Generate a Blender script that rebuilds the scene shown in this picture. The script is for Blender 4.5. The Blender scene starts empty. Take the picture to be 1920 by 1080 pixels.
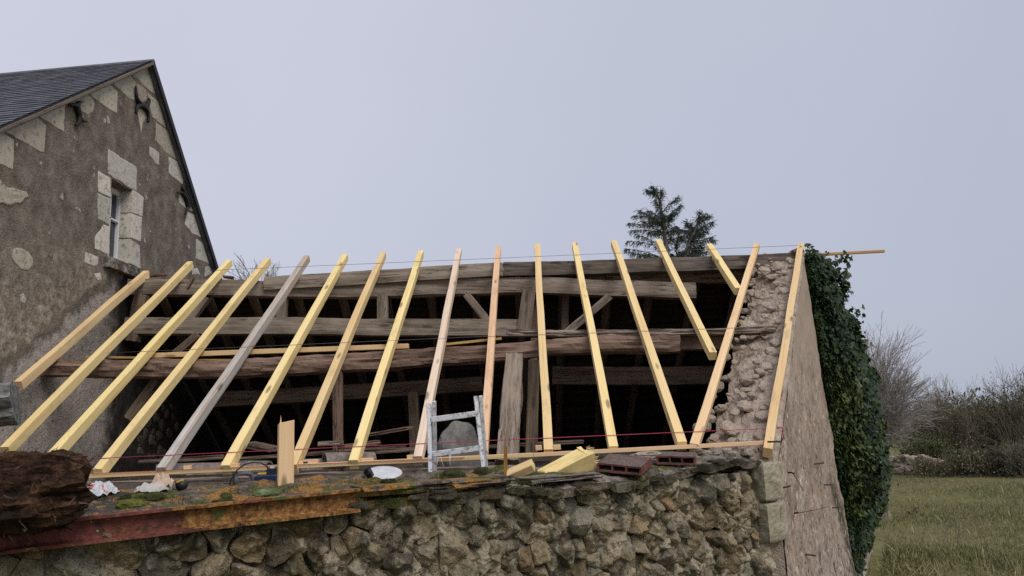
import bpy, bmesh, math, random
import numpy as np
from mathutils import Vector, Matrix, noise
from math import radians as R

random.seed(7); rng = np.random.default_rng(7)
sc = bpy.context.scene
C = sc.collection

# ------------------------------------------------------------------ camera, sky, sun, exposure
F = 1440.0; TH = math.atan(260 / F); RO = R(2.4); CZ = 2.2      # focal length in px of a 1920 px frame, pitch, roll, eye height
cam = bpy.data.objects.new('camera', bpy.data.cameras.new('camera')); C.objects.link(cam)
cam.data.sensor_width = 36; cam.data.lens = 36 * F / 1920; cam.data.clip_start = 0.05; cam.data.clip_end = 3000
cam.matrix_world = Matrix.Translation((0, 0, CZ)) @ Matrix.Rotation(math.pi / 2 + TH, 4, 'X') @ Matrix.Rotation(-RO, 4, 'Z')
sc.camera = cam

SUN_EL, SUN_AZ = R(48), R(142)          # azimuth from +Y towards +X: high, from behind the camera
w = bpy.data.worlds.new('World'); sc.world = w; w.use_nodes = True
nt = w.node_tree; nt.nodes.clear()
sky = nt.nodes.new('ShaderNodeTexSky'); sky.sky_type = 'NISHITA'; sky.sun_disc = False
sky.sun_elevation = SUN_EL; sky.sun_rotation = SUN_AZ; sky.air_density = 1.0; sky.dust_density = 3.0
skm = nt.nodes.new('ShaderNodeVectorMath'); skm.operation = 'SCALE'; skm.inputs['Scale'].default_value = 0.10
nt.links.new(sky.outputs[0], skm.inputs[0])
tc = nt.nodes.new('ShaderNodeTexCoord')
cl = nt.nodes.new('ShaderNodeTexNoise'); cl.inputs['Scale'].default_value = 2.0; cl.inputs['Detail'].default_value = 5
nt.links.new(tc.outputs['Generated'], cl.inputs['Vector'])
dot = nt.nodes.new('ShaderNodeVectorMath'); dot.operation = 'DOT_PRODUCT'; dot.inputs[1].default_value = (-0.85, 0.1, 0.5)
nt.links.new(tc.outputs['Generated'], dot.inputs[0])
ad = nt.nodes.new('ShaderNodeMath'); ad.operation = 'MULTIPLY_ADD'; ad.inputs[1].default_value = 0.62
nt.links.new(cl.outputs['Fac'], ad.inputs[0]); nt.links.new(dot.outputs['Value'], ad.inputs[2])
mr = nt.nodes.new('ShaderNodeMapRange'); mr.inputs['From Min'].default_value = -0.39; mr.inputs['From Max'].default_value = 1.21
nt.links.new(ad.outputs[0], mr.inputs['Value'])
ovc = nt.nodes.new('ShaderNodeMix'); ovc.data_type = 'RGBA'
ovc.inputs[6].default_value = (0.315, 0.350, 0.43, 1); ovc.inputs[7].default_value = (0.495, 0.505, 0.59, 1)
nt.links.new(mr.outputs[0], ovc.inputs[0])
mx = nt.nodes.new('ShaderNodeMix'); mx.data_type = 'RGBA'; mx.inputs[0].default_value = 0.93
nt.links.new(skm.outputs[0], mx.inputs[6]); nt.links.new(ovc.outputs[2], mx.inputs[7])
bg = nt.nodes.new('ShaderNodeBackground'); bg.inputs['Strength'].default_value = 1.0
out = nt.nodes.new('ShaderNodeOutputWorld')
nt.links.new(mx.outputs[2], bg.inputs[0]); nt.links.new(bg.outputs[0], out.inputs[0])

sun = bpy.data.objects.new('sun', bpy.data.lights.new('sun', 'SUN')); C.objects.link(sun)
sun.data.energy = 1.5; sun.data.angle = R(35); sun.data.color = (1.0, 0.95, 0.88)
sd = Vector((math.sin(SUN_AZ) * math.cos(SUN_EL), math.cos(SUN_AZ) * math.cos(SUN_EL), math.sin(SUN_EL)))
sun.rotation_euler = (-sd).to_track_quat('-Z', 'Y').to_euler(); sun.location = (0, -5, 30)

vs = sc.view_settings
vs.view_transform = 'Standard'; vs.look = 'None'; vs.exposure = 0.4; vs.gamma = 1.0; vs.use_curve_mapping = False
sc.render.engine = 'CYCLES'
sc.cycles.max_bounces = 6; sc.cycles.transparent_max_bounces = 8; sc.cycles.use_denoising = False; sc.render.filter_size = 1.2

# ------------------------------------------------------------------ survey: where the sight line of a photo pixel meets a real plane
def ray(px, py):
    a, b = px - 960, 540 - py
    c, s = math.cos(RO), math.sin(RO)
    x, y = a * c + b * s, -a * s + b * c
    return Vector((x, F * math.cos(TH) - y * math.sin(TH), F * math.sin(TH) + y * math.cos(TH)))
EYE = Vector((0, 0, CZ))
def P(x, y, z): return Vector((x, y, z + CZ))
def atY(px, py, Y): r = ray(px, py); return EYE + r * (Y / r.y)
def atX(px, py, X): r = ray(px, py); return EYE + r * (X / r.x)
def atZ(px, py, Z): r = ray(px, py); return EYE + r * (Z / r.z)
RS = math.atan(.682); RN = Vector((0, -math.sin(RS), math.cos(RS)))       # roof slope of the barn
RD = RN.dot(P(0, 5.43, -.22))
def roof(px, py, off=0):
    r = ray(px, py); return EYE + r * ((RD + off - RN.dot(EYE)) / RN.dot(r))
def roofz(y, off=0): return CZ - .22 + .682 * (y - 5.43) + off

# ------------------------------------------------------------------ object helpers
WM = {}
def link(o, parent, M):
    C.objects.link(o)
    if parent is not None:
        o.parent = parent; o.matrix_basis = WM[parent.name].inverted() @ M
    else:
        o.matrix_basis = M
    WM[o.name] = M.copy()
    return o
def tag(o, label=None, cat=None, group=None, kind=None):
    if label: o['label'] = label
    if cat: o['category'] = cat
    if group: o['group'] = group
    if kind: o['kind'] = kind
    return o
def empty(name, loc, label, cat, group=None):
    o = bpy.data.objects.new(name, None); o.empty_display_size = .1
    return tag(link(o, None, Matrix.Translation(loc)), label, cat, group, 'thing')
def mesh(verts, faces, smooth=False, name='m'):
    me = bpy.data.meshes.new(name); me.from_pydata([tuple(v) for v in verts], [], faces); me.update()
    if smooth: me.polygons.foreach_set('use_smooth', [True] * len(me.polygons))
    return me
def obj(name, me, mat, parent=None, M=None):
    o = bpy.data.objects.new(name, me)
    if not me.materials:
        for m in (mat if isinstance(mat, (list, tuple)) else [mat]): me.materials.append(m)
    return link(o, parent, M if M is not None else Matrix())
def frame(o, x, z):
    x = x.normalized(); y = z.cross(x).normalized(); z = x.cross(y)
    return Matrix(((x.x, y.x, z.x, o.x), (x.y, y.y, z.y, o.y), (x.z, y.z, z.z, o.z), (0, 0, 0, 1)))
def fbm(p, s, o=4, H=.9): return noise.fractal(Vector(p) * s, H, 2.1, o)

def box_mesh(L, W, H, bev=.002, name='box'):
    bm = bmesh.new(); bmesh.ops.create_cube(bm, size=1)
    bmesh.ops.scale(bm, vec=(L, W, H), verts=bm.verts)
    if bev: bmesh.ops.bevel(bm, geom=bm.edges[:], offset=bev, segments=1, affect='EDGES')
    me = bpy.data.meshes.new(name); bm.to_mesh(me); bm.free(); return me
def box(name, A, B, w, h, mat, parent=None, up=Vector((0, 0, 1)), bev=.002):
    L = (B - A).length
    return obj(name, box_mesh(L, w, h, bev), mat, parent, frame((A + B) / 2, B - A, up))

def tube_geo(pts, rads, sides=6, up=Vector((0, 0, 1)), V=None, Fc=None, cap=True):
    """tube along a path, appended to V, Fc"""
    if V is None: V, Fc = [], []
    b = len(V); n = len(pts)
    for i, p in enumerate(pts):
        t = (pts[min(i + 1, n - 1)] - pts[max(i - 1, 0)])
        if t.length < 1e-9: t = Vector((0, 0, 1))
        t.normalize()
        u = up if abs(t.dot(up)) < .95 else Vector((1, 0, 0))
        a = t.cross(u).normalized(); c = a.cross(t)
        r = rads[i] if hasattr(rads, '__len__') else rads
        for k in range(sides):
            th = 2 * math.pi * k / sides
            V.append(p + a * (r * math.cos(th)) + c * (r * math.sin(th)))
    for i in range(n - 1):
        for k in range(sides):
            Fc.append((b + i * sides + k, b + i * sides + (k + 1) % sides, b + (i + 1) * sides + (k + 1) % sides, b + (i + 1) * sides + k))
    if cap and sides > 2:
        Fc.append(tuple(b + k for k in range(sides))[::-1]); Fc.append(tuple(b + (n - 1) * sides + k for k in range(sides)))
    return V, Fc
def tube(name, pts, rads, mat, parent=None, sides=6):
    o = pts[0]; V, Fc = tube_geo([p - o for p in pts], rads, sides)
    return obj(name, mesh(V, Fc, True), mat, parent, Matrix.Translation(o))

def timber(name, pts, w, h, mat, parent=None, up=Vector((0, 0, 1)), rough=.006, wav=.01, rnd=.35, seg=.06, seed=None, taper=None, ends=.01, ns=5):
    """hewn timber: path of world centres, section w across x h high, edges worn (rnd 0 square..1 round)"""
    if seed is None: seed = random.uniform(0, 100)
    A, B = pts[0], pts[-1]; M = frame(A, B - A, up); Mi = M.inverted()
    lp = [Mi @ p for p in pts]
    cum = [0]
    for i in range(1, len(lp)): cum.append(cum[-1] + (lp[i] - lp[i - 1]).length)
    n = max(2, int(cum[-1] / seg) + 1)
    S = 4 * ns; V = []; Fc = []
    for i in range(n + 1):
        s = cum[-1] * i / n
        k = max(j for j in range(len(cum)) if cum[j] <= s + 1e-6); k = min(k, len(lp) - 2)
        u = (s - cum[k]) / (cum[k + 1] - cum[k]); u2 = u * u * (3 - 2 * u)
        c = lp[k].lerp(lp[k + 1], u); c.z = lp[k].z + (lp[k + 1].z - lp[k].z) * (u if len(lp) == 2 else u2)
        f = 1 + ((taper - 1) * s / cum[-1] if taper else 0)
        oy = wav * noise.noise(Vector((s * .9, seed, 0))); oz = wav * noise.noise(Vector((s * .9, seed, 7)))
        for q in range(S):
            th = 2 * math.pi * (q + .5) / S
            cx, cz = math.cos(th), math.sin(th)
            m = max(abs(cx), abs(cz)); sqx, sqz = cx / m, cz / m
            yy = (sqx * (1 - rnd) + cx * rnd) * w / 2 * f; zz = (sqz * (1 - rnd) + cz * rnd) * h / 2 * f
            d = 1 + rough / max(.02, min(w, h) / 2) * (noise.fractal(Vector((s * 2.2, cx * 1.6 + seed, cz * 1.6)), .8, 2.2, 4))
            ex = (ends * noise.noise(Vector((cx * 3, cz * 3, seed))) if i in (0, n) else 0)
            V.append(Vector((c.x + ex, c.y + oy + yy * d, c.z + oz + zz * d)))
    for i in range(n):
        for q in range(S):
            a = i * S + q; b = i * S + (q + 1) % S
            Fc.append((a, b, b + S, a + S))
    for e, base in ((0, 0), (1, n * S)):
        cen = sum((V[base + q] for q in range(S)), Vector()) / S
        V.append(cen); ci = len(V) - 1
        for q in range(S):
            a, b = base + q, base + (q + 1) % S
            Fc.append((b, a, ci) if e == 0 else (a, b, ci))
    me = mesh(V, Fc, False)
    return obj(name, me, mat, parent, M)

def leaf_cloud(name, pos, nrm, tan, size, mat, parent=None, shape='diamond', midx=None, M=None):
    """many small leaf faces as one mesh; pos, nrm, tan: (n,3), size: (n,)"""
    pos = np.asarray(pos, float); nrm = np.asarray(nrm, float); tan = np.asarray(tan, float); size = np.asarray(size, float)
    nrm /= np.linalg.norm(nrm, axis=1, keepdims=True) + 1e-9
    bi = np.cross(nrm, tan); bi /= np.linalg.norm(bi, axis=1, keepdims=True) + 1e-9
    tn = np.cross(bi, nrm)
    if shape == 'ivy':
        prof = [(0, -.45, 0), (.42, -.28, .04), (.50, .05, .10), (.2, .12, .03), (0, .55, .08), (-.2, .12, .03), (-.50, .05, .10), (-.42, -.28, .04)]
        fs = [(0, 1, 2, 3), (0, 3, 4, 5), (0, 5, 6, 7)]
    elif shape == 'straw':
        prof = [(-.008, 0, 0), (.008, 0, 0), (.006, .6, .06), (0, 1, .2), (-.006, .6, .06)]
        fs = [(0, 1, 2, 4), (4, 2, 3)]
    elif shape == 'blade':
        prof = [(-.06, 0, 0), (.06, 0, 0), (.035, .6, .05), (0, 1, .16), (-.035, .6, .05)]
        fs = [(0, 1, 2, 4), (4, 2, 3)]
    elif shape == 'spray':
        prof = [(0, 0, 0), (.13, .4, .03), (0, 1, -.06), (-.13, .4, .03)]
        fs = [(0, 1, 2, 3)]
    else:
        prof = [(0, -.5, 0), (.3, 0, .08), (0, .5, 0), (-.3, 0, .08)]
        fs = [(0, 1, 2, 3)]
    n = len(pos); k = len(prof)
    V = np.empty((n, k, 3))
    for j, (a, b, c) in enumerate(prof):
        V[:, j] = pos + size[:, None] * (bi * a + tn * b + nrm * c)
    base = np.arange(n)[:, None] * k
    loops = np.concatenate([(base + np.array(f)[None]) for f in fs], axis=1).ravel()
    cnt = np.tile([len(f) for f in fs], n)
    me = bpy.data.meshes.new(name)
    me.vertices.add(n * k); me.vertices.foreach_set('co', V.astype(np.float32).ravel())
    me.loops.add(len(loops)); me.loops.foreach_set('vertex_index', loops.astype(np.int32))
    me.polygons.add(len(cnt))
    st = np.concatenate([[0], np.cumsum(cnt)[:-1]])
    me.polygons.foreach_set('loop_start', st.astype(np.int32)); me.polygons.foreach_set('loop_total', cnt.astype(np.int32))
    if midx is not None: me.polygons.foreach_set('material_index', np.repeat(np.asarray(midx, np.int32), len(fs)))
    me.update(calc_edges=True); me.validate()
    return obj(name, me, mat, parent, M)

# ------------------------------------------------------------------ materials
class N:
    def __init__(s, name, rough=.85, spec=.3):
        s.m = bpy.data.materials.new(name); s.m.use_nodes = True; s.t = s.m.node_tree
        s.b = s.t.nodes['Principled BSDF']; s.b.inputs['Roughness'].default_value = rough
        s.b.inputs['Specular IOR Level'].default_value = spec
        s.tc = s.t.nodes.new('ShaderNodeTexCoord'); s.oi = s.t.nodes.new('ShaderNodeObjectInfo'); s.ge = s.t.nodes.new('ShaderNodeNewGeometry')
        s.obj = s.tc.outputs['Object']; s.pos = s.ge.outputs['Position']; s.rand = s.oi.outputs['Random']
    def n(s, t, **k):
        x = s.t.nodes.new('ShaderNode' + t)
        for a, v in k.items(): setattr(x, a, v)
        return x
    def set(s, sock, v):
        if isinstance(v, bpy.types.NodeSocket): s.t.links.new(v, sock)
        else: sock.default_value = v if not (isinstance(v, tuple) and len(v) == 3 and sock.type == 'RGBA') else (*v, 1)
    def math(s, op, a, b=0., c=0., clamp=False):
        x = s.n('Math', operation=op, use_clamp=clamp)
        for i, v in enumerate((a, b, c)): s.set(x.inputs[i], v)
        return x.outputs[0]
    def map(s, vec, scale=(1, 1, 1), rnd=0., rot=(0, 0, 0)):
        x = s.n('Mapping'); s.set(x.inputs['Vector'], vec); x.inputs['Scale'].default_value = scale; x.inputs['Rotation'].default_value = rot
        if rnd:
            c = s.n('CombineXYZ')
            for i, f in enumerate((1., 2.7, 5.3)): s.set(c.inputs[i], s.math('MULTIPLY', s.rand, rnd * f))
            s.set(x.inputs['Location'], c.outputs[0])
        return x.outputs[0]
    def noise(s, vec, scale, detail=4, rough=.55, dist=0.):
        x = s.n('TexNoise'); s.set(x.inputs['Vector'], vec); x.inputs['Scale'].default_value = scale
        x.inputs['Detail'].default_value = detail; x.inputs['Roughness'].default_value = rough; x.inputs['Distortion'].default_value = dist
        return x.outputs['Fac']
    def vor(s, vec, scale, feat='F1', o='Distance', rnd=1.):
        x = s.n('TexVoronoi', feature=feat); s.set(x.inputs['Vector'], vec); x.inputs['Scale'].default_value = scale
        x.inputs['Randomness'].default_value = rnd
        return x.outputs[o]
    def wave(s, vec, scale, dist=3., detail=2., d='X', typ='BANDS'):
        x = s.n('TexWave', wave_type=typ); s.set(x.inputs['Vector'], vec); x.inputs['Scale'].default_value = scale
        x.inputs['Distortion'].default_value = dist; x.inputs['Detail'].default_value = detail
        if typ == 'BANDS': x.bands_direction = d
        return x.outputs['Fac']
    def ramp(s, f, stops, interp='LINEAR'):
        x = s.n('ValToRGB'); s.set(x.inputs[0], f); r = x.color_ramp; r.interpolation = interp
        while len(r.elements) < len(stops): r.elements.new(.5)
        for e, (p, c) in zip(r.elements, stops):
            e.position = p; e.color = (*c, 1) if isinstance(c, tuple) else (c, c, c, 1)
        return x.outputs['Color']
    def step(s, f, a, b):
        x = s.n('MapRange'); s.set(x.inputs['Value'], f); x.inputs['From Min'].default_value = a; x.inputs['From Max'].default_value = b
        x.interpolation_type = 'SMOOTHSTEP'
        return x.outputs[0]
    def mix(s, f, a, b, blend='MIX'):
        x = s.n('Mix', data_type='RGBA', blend_type=blend); s.set(x.inputs[0], f); s.set(x.inputs[6], a); s.set(x.inputs[7], b)
        return x.outputs[2]
    def sep(s, v):
        x = s.n('SeparateXYZ'); s.set(x.inputs[0], v); return x.outputs
    def col(s, c): s.set(s.b.inputs['Base Color'], c); return s
    def bump(s, h, st=.5, dist=.01):
        x = s.n('Bump'); s.set(x.inputs['Height'], h); x.inputs['Strength'].default_value = st; x.inputs['Distance'].default_value = dist
        prev = s.b.inputs['Normal'].links
        if prev: s.t.links.new(prev[0].from_socket, x.inputs['Normal'])
        s.t.links.new(x.outputs[0], s.b.inputs['Normal']); return s

def wood(name, light, mid, dark, crack=0., knots=True, rough=.8, fibre=.5, var=.12, streak=None, dirt=.38):
    s = N(name, rough, .25)
    v = s.map(s.obj, (1, 1, 1), 40)
    g = s.noise(s.map(v, (.7, 16, 16)), 1.0, 4, .6, .6)
    ring = s.wave(s.map(v, (.35, 6, 6)), 2.0, 9, 3, 'Y')
    f = s.noise(s.map(v, (5, 130, 130)), 1.0, 2, .6)
    c = s.ramp(s.math('MULTIPLY_ADD', ring, .12, s.math('MULTIPLY', g, .98)), [(.28, dark), (.48, mid), (.75, light)])
    c = s.mix(s.math('MULTIPLY', s.step(f, .45, .75), fibre), c, dark)
    if streak:
        c = s.mix(s.math('MULTIPLY', s.step(s.noise(s.map(v, (.9, 5, 5)), 1, 3), .5, .72), .7), c, streak)
    if knots:
        k = s.vor(s.map(v, (2.2, 8.5, 8.5)), 1.0)
        c = s.mix(s.math('MULTIPLY', s.math('SUBTRACT', 1., s.step(k, .08, .19)), .85), c, tuple(x * .32 for x in mid))
    if dirt and not crack:
        c = s.mix(s.math('MULTIPLY', s.step(s.noise(s.map(v, (.6, 1.6, 1.6)), 3.2, 6, .7), .52, .70), dirt), c, tuple(x * .45 for x in mid))
        c = s.mix(s.math('MULTIPLY', s.step(s.noise(s.map(v, (1, 3, 3)), 9., 3, .6), .66, .72), dirt), c, tuple(x * .3 for x in mid))
    h = s.math('ADD', s.math('MULTIPLY', g, .6), s.math('MULTIPLY', f, .4))
    if crack:
        cr = s.noise(s.map(v, (.55, 13, 13)), 1.0, 5, .65, 1.2)
        cm = s.math('SUBTRACT', 1., s.step(s.math('ABSOLUTE', s.math('SUBTRACT', cr, .5)), .0, .022))
        cm = s.math('MULTIPLY', cm, s.step(s.noise(v, 2.3, 2), .42, .6))
        c = s.mix(s.math('MULTIPLY', cm, crack), c, tuple(x * .15 for x in dark))
        h = s.math('SUBTRACT', h, s.math('MULTIPLY', cm, 1.2))
        d = s.noise(v, 3.1, 4, .6)
        c = s.mix(s.math('MULTIPLY', s.step(d, .5, .72), .5), c, tuple(x * .6 for x in mid))
    hs = s.n('HueSaturation'); s.set(hs.inputs['Color'], c)
    s.set(hs.inputs['Value'], s.math('MULTIPLY_ADD', s.rand, var * 2, 1 - var)); s.set(hs.inputs['Hue'], s.math('MULTIPLY_ADD', s.rand, .024, .488))
    s.col(hs.outputs[0]).bump(h, .55 if crack else .25, .006 if crack else .002)
    return s.m

M = {}
M['pine'] = wood('fresh_pine', (.84, .66, .35), (.79, .585, .28), (.66, .43, .17), fibre=.22, var=.12)
M['peach'] = wood('peach_pine', (.82, .60, .36), (.76, .52, .29), (.62, .38, .19), fibre=.22, var=.05)
M['pineoff'] = wood('sawn_pine', (.83, .62, .36), (.77, .53, .28), (.62, .37, .17), fibre=.3, var=.02)
M['pale'] = wood('pale_pine', (.82, .70, .54), (.76, .61, .44), (.58, .42, .27), fibre=.3, var=.03)
M['greypine'] = wood('weathered_pine', (.60, .565, .52), (.45, .40, .345), (.30, .21, .13), fibre=.5, var=.03, streak=(.55, .33, .16))
M['old'] = wood('old_grey_oak', (.40, .335, .275), (.285, .225, .178), (.12, .088, .066), crack=.9, knots=True, fibre=.5)
M['oldbrown'] = wood('old_brown_oak', (.30, .205, .155), (.195, .125, .092), (.075, .046, .034), crack=.9, fibre=.5)
M['olddark'] = wood('dark_oak', (.26, .19, .14), (.165, .118, .088), (.07, .05, .038), crack=.8, fibre=.5)
M['oldgrey'] = wood('dark_grey_oak', (.24, .205, .17), (.15, .122, .10), (.06, .046, .036), crack=.9, fibre=.5)
M['inner_shade'] = wood('dark_inner_wood', (.075, .056, .045), (.045, .034, .028), (.022, .017, .014), crack=.6, fibre=.4)  # dark wood, albedo lowered evenly to carry the loft's deep shade
M['stake'] = wood('stained_stake', (.40, .22, .06), (.32, .16, .04), (.14, .06, .02), fibre=.5)
M['batten'] = wood('roof_batten', (.55, .36, .14), (.45, .28, .10), (.28, .15, .05), fibre=.3)

def m_render():
    """brown pebbly gable render, pale old plaster below the former roof line"""
    s = N('gable_render', .95, .15)
    p = s.pos; xyz = s.sep(p)
    n1 = s.noise(p, 1.1, 5, .6); n2 = s.noise(p, 5., 5, .65); n3 = s.noise(p, 55., 3, .7); n4 = s.noise(p, 16., 4, .7)
    br = s.ramp(n2, [(.33, (.105, .086, .070)), (.52, (.19, .155, .126)), (.68, (.29, .24, .195))])
    br = s.mix(s.math('MULTIPLY', s.step(n3, .48, .72), .75), br, (.30, .255, .205))
    br = s.mix(s.math('MULTIPLY', s.step(n3, .46, .30), .8), br, (.045, .034, .028))
    # old repairs: paler, duller towards the eave
    low = s.step(s.math('SUBTRACT', s.math('MULTIPLY_ADD', n1, 1.6, CZ + 1.45), xyz[2]), .0, 1.4)
    br = s.mix(s.math('MULTIPLY', low, .8), br, s.ramp(n4, [(.34, (.12, .092, .07)), (.48, (.29, .24, .185)), (.64, (.52, .455, .375))]))
    wh = s.math('MAXIMUM', s.step(s.noise(p, 6.5, 3, .5), .685, .72), s.math('MULTIPLY', low, s.step(s.noise(p, 3.6, 4, .6), .62, .655)))
    br = s.mix(wh, br, (.46, .42, .355))
    # former roof line
    rl = s.math('SUBTRACT', xyz[2], s.math('MULTIPLY_ADD', s.math('ABSOLUTE', s.math('SUBTRACT', xyz[1], 8.62)), -.672, CZ + 1.87))
    rl = s.math('ADD', rl, s.math('MULTIPLY_ADD', n2, .5, -.25))
    pl = s.ramp(n4, [(.25, (.30, .255, .22)), (.5, (.47, .415, .365)), (.75, (.58, .525, .47))])
    pk = s.noise(p, 38., 2, .5)
    pl = s.mix(s.math('MULTIPLY', s.step(pk, .62, .72), .85), pl, (.07, .055, .045))
    strk = s.noise(s.map(p, (6, 6, .9)), 2.2, 4, .6)
    pl = s.mix(s.math('MULTIPLY', s.step(strk, .62, .76), .7), pl, (.09, .075, .062))
    inner_shade = s.step(s.math('ADD', xyz[1], s.math('MULTIPLY', n2, .7)), 8.45, 8.85)  # past the ridge: dark rubble tone with the loft's shade painted in
    pl = s.mix(s.math('MULTIPLY', inner_shade, .96), pl, s.ramp(s.noise(p, 9, 4, .6), [(.4, (.012, .010, .009)), (.6, (.035, .029, .025)), (.75, (.07, .06, .05))]))
    stain = s.math('MULTIPLY', s.step(s.math('ABSOLUTE', s.math('SUBTRACT', rl, .16)), .16, .02), .75)
    c = s.mix(s.step(rl, .16, .04), br, pl)
    c = s.mix(s.math('MULTIPLY', stain, s.step(n4, .35, .6)), c, (.045, .038, .034))
    s.col(c).bump(s.math('ADD', s.math('MULTIPLY', n3, .6), n4), .8, .02)
    return s.m
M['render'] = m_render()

def m_lime(name, a, b, moss=0.):
    s = N(name, .9, .2)
    v = s.map(s.obj, (1, 1, 1), 30)
    n1 = s.noise(v, 3., 5, .6); n2 = s.noise(v, 24., 4, .7)
    hs = s.n('HueSaturation'); s.set(hs.inputs['Color'], s.mix(n1, a, b)); s.set(hs.inputs['Value'], s.math('MULTIPLY_ADD', s.rand, .34, .80))
    c = hs.outputs[0]
    c = s.mix(s.math('MULTIPLY', s.step(n2, .53, .66), .75), c, (.17, .15, .12))
    c = s.mix(s.math('MULTIPLY', s.step(s.noise(v, 6.5, 4, .65), .54, .70), s.math('MULTIPLY', s.rand, .85)), c, (.27, .24, .16))
    c = s.mix(s.math('MULTIPLY', s.step(s.noise(v, 9.5, 4, .65), .60, .70), s.math('SUBTRACT', .8, s.math('MULTIPLY', s.rand, .7))), c, (.12, .12, .105))
    s.col(c).bump(n2, .4, .008)
    return s.m
M['lime'] = m_lime('limestone', (.52, .47, .385), (.40, .35, .27))
M['limewhite'] = m_lime('pale_limestone', (.62, .585, .51), (.52, .48, .41))
M['quoin'] = m_lime('weathered_quoin', (.34, .31, .235), (.24, .205, .145))

def m_sill():
    s = N('sill_stone', .95, .15); v = s.pos
    c = s.ramp(s.noise(v, 14, 5, .7), [(.35, (.05, .045, .04)), (.5, (.14, .125, .10)), (.68, (.36, .33, .28))])
    s.col(c).bump(s.noise(v, 30, 4), .6, .01); return s.m
M['sill'] = m_sill()

def damp(s, c):
    """algae and damp crust running down the old wall"""
    a = s.noise(s.map(s.pos, (1, 1, .38)), 5.5, 5, .65); b = s.noise(s.pos, 13., 5, .7)
    c = s.mix(s.math('MULTIPLY', s.step(a, .50, .60), .66), c, s.ramp(b, [(.4, (.042, .036, .026)), (.6, (.095, .088, .058))]))
    g = s.noise(s.map(s.pos, (1, 1, .5)), 8.5, 4, .6)
    return s.mix(s.math('MULTIPLY', s.step(g, .58, .66), .7), c, (.45, .41, .31))
def m_rubble():
    s = N('rubble_stone', .93, .18)
    v = s.map(s.obj, (1, 1, 1), 60)
    base = s.ramp(s.rand, [(0, (.40, .315, .195)), (.18, (.50, .41, .265)), (.36, (.35, .295, .21)), (.52, (.56, .475, .325)), (.66, (.46, .34, .19)), (.80, (.43, .395, .31)), (.92, (.30, .22, .135)), (1, (.44, .29, .15))])
    n1 = s.noise(v, 9., 5, .65); n2 = s.noise(v, 34., 5, .7); n3 = s.noise(v, 5., 4, .6)
    c = s.mix(s.step(n1, .28, .56), tuple([.12, .095, .065]), base)
    c = s.mix(s.math('MULTIPLY', s.step(n2, .55, .68), .75), c, (.50, .465, .38))
    c = s.mix(s.math('MULTIPLY', s.step(n2, .42, .28), .75), c, (.07, .055, .04))
    wp = s.sep(s.pos)
    c = s.mix(s.math('MULTIPLY', s.step(s.noise(s.pos, 6., 4, .6), .52, .66), .65), c, (.20, .155, .06))
    c = s.mix(s.math('MULTIPLY', s.step(s.noise(s.map(s.pos, (1, 1, .45)), 7., 4, .6), .58, .68), .8), c, (.30, .30, .255))
    # black crust and moss that grow near the wall head
    tp = s.step(s.math('ADD', wp[2], s.math('MULTIPLY', n3, .35)), CZ - .32, CZ - .12)
    c = s.mix(s.math('MULTIPLY', tp, .75), c, s.ramp(n1, [(.4, (.045, .045, .036)), (.6, (.085, .09, .05))]))
    c = damp(s, c)
    n5 = s.noise(v, 75., 4, .75)
    c = s.mix(s.math('MULTIPLY', s.step(n5, .40, .28), .8), c, (.05, .04, .03))
    s.col(c).bump(s.math('ADD', n1, s.math('ADD', n2, s.math('MULTIPLY', n5, .6))), 1.0, .04)
    return s.m
M['rubble'] = m_rubble()

def m_earth(name, dark, mid, light, scale=1., speck=(.5, .45, .4), dirt=False):
    s = N(name, .97, .1); p = s.pos
    n1 = s.noise(p, 3.5 * scale, 5, .65); n2 = s.noise(p, 22. * scale, 5, .7); n3 = s.noise(p, 75 * scale, 2, .6)
    c = s.ramp(s.math('MULTIPLY_ADD', n1, .5, s.math('MULTIPLY', n2, .5)), [(.34, dark), (.5, mid), (.66, light)])
    c = s.mix(s.math('MULTIPLY', s.step(n3, .60, .70), .55), c, speck)
    if dirt:
        c = s.mix(.45, c, s.ramp(s.noise(s.map(p, (1, 1, .7)), 9., 3, .5), [(.3, (.13, .10, .07)), (.42, (.38, .31, .21)), (.5, (.26, .22, .165)), (.58, (.50, .44, .33)), (.7, (.36, .27, .16))]))
        c = damp(s, c)
    s.col(c).bump(s.math('ADD', n2, s.math('MULTIPLY', n3, .4)), .9, .02)
    return s.m
M['mortar'] = m_earth('crumbled_mortar', (.22, .17, .135), (.40, .325, .265), (.56, .48, .405), 1.3)
M['bedding'] = m_earth('wall_bedding', (.11, .088, .06), (.28, .235, .165), (.48, .415, .315), 1.2, dirt=True)
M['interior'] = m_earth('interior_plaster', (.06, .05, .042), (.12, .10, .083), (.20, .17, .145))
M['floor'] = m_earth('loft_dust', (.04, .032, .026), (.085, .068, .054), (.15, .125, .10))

def m_topstone():
    s = N('dusty_stone', .96, .12); v = s.map(s.obj, (1, 1, 1), 60)
    n1 = s.noise(v, 7, 5, .65); n2 = s.noise(v, 40, 4, .7)
    base = s.ramp(s.rand, [(0, (.43, .36, .285)), (.4, (.50, .44, .36)), (.7, (.38, .31, .24)), (1, (.56, .50, .43))])
    c = s.mix(s.step(n1, .62, .36), base, (.31, .245, .19))
    c = s.mix(s.math('MULTIPLY', s.step(n2, .58, .7), .6), c, (.52, .47, .41))
    s.col(c).bump(s.math('ADD', n1, s.math('MULTIPLY', n2, .5)), .9, .012); return s.m
M['topstone'] = m_topstone()

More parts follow.
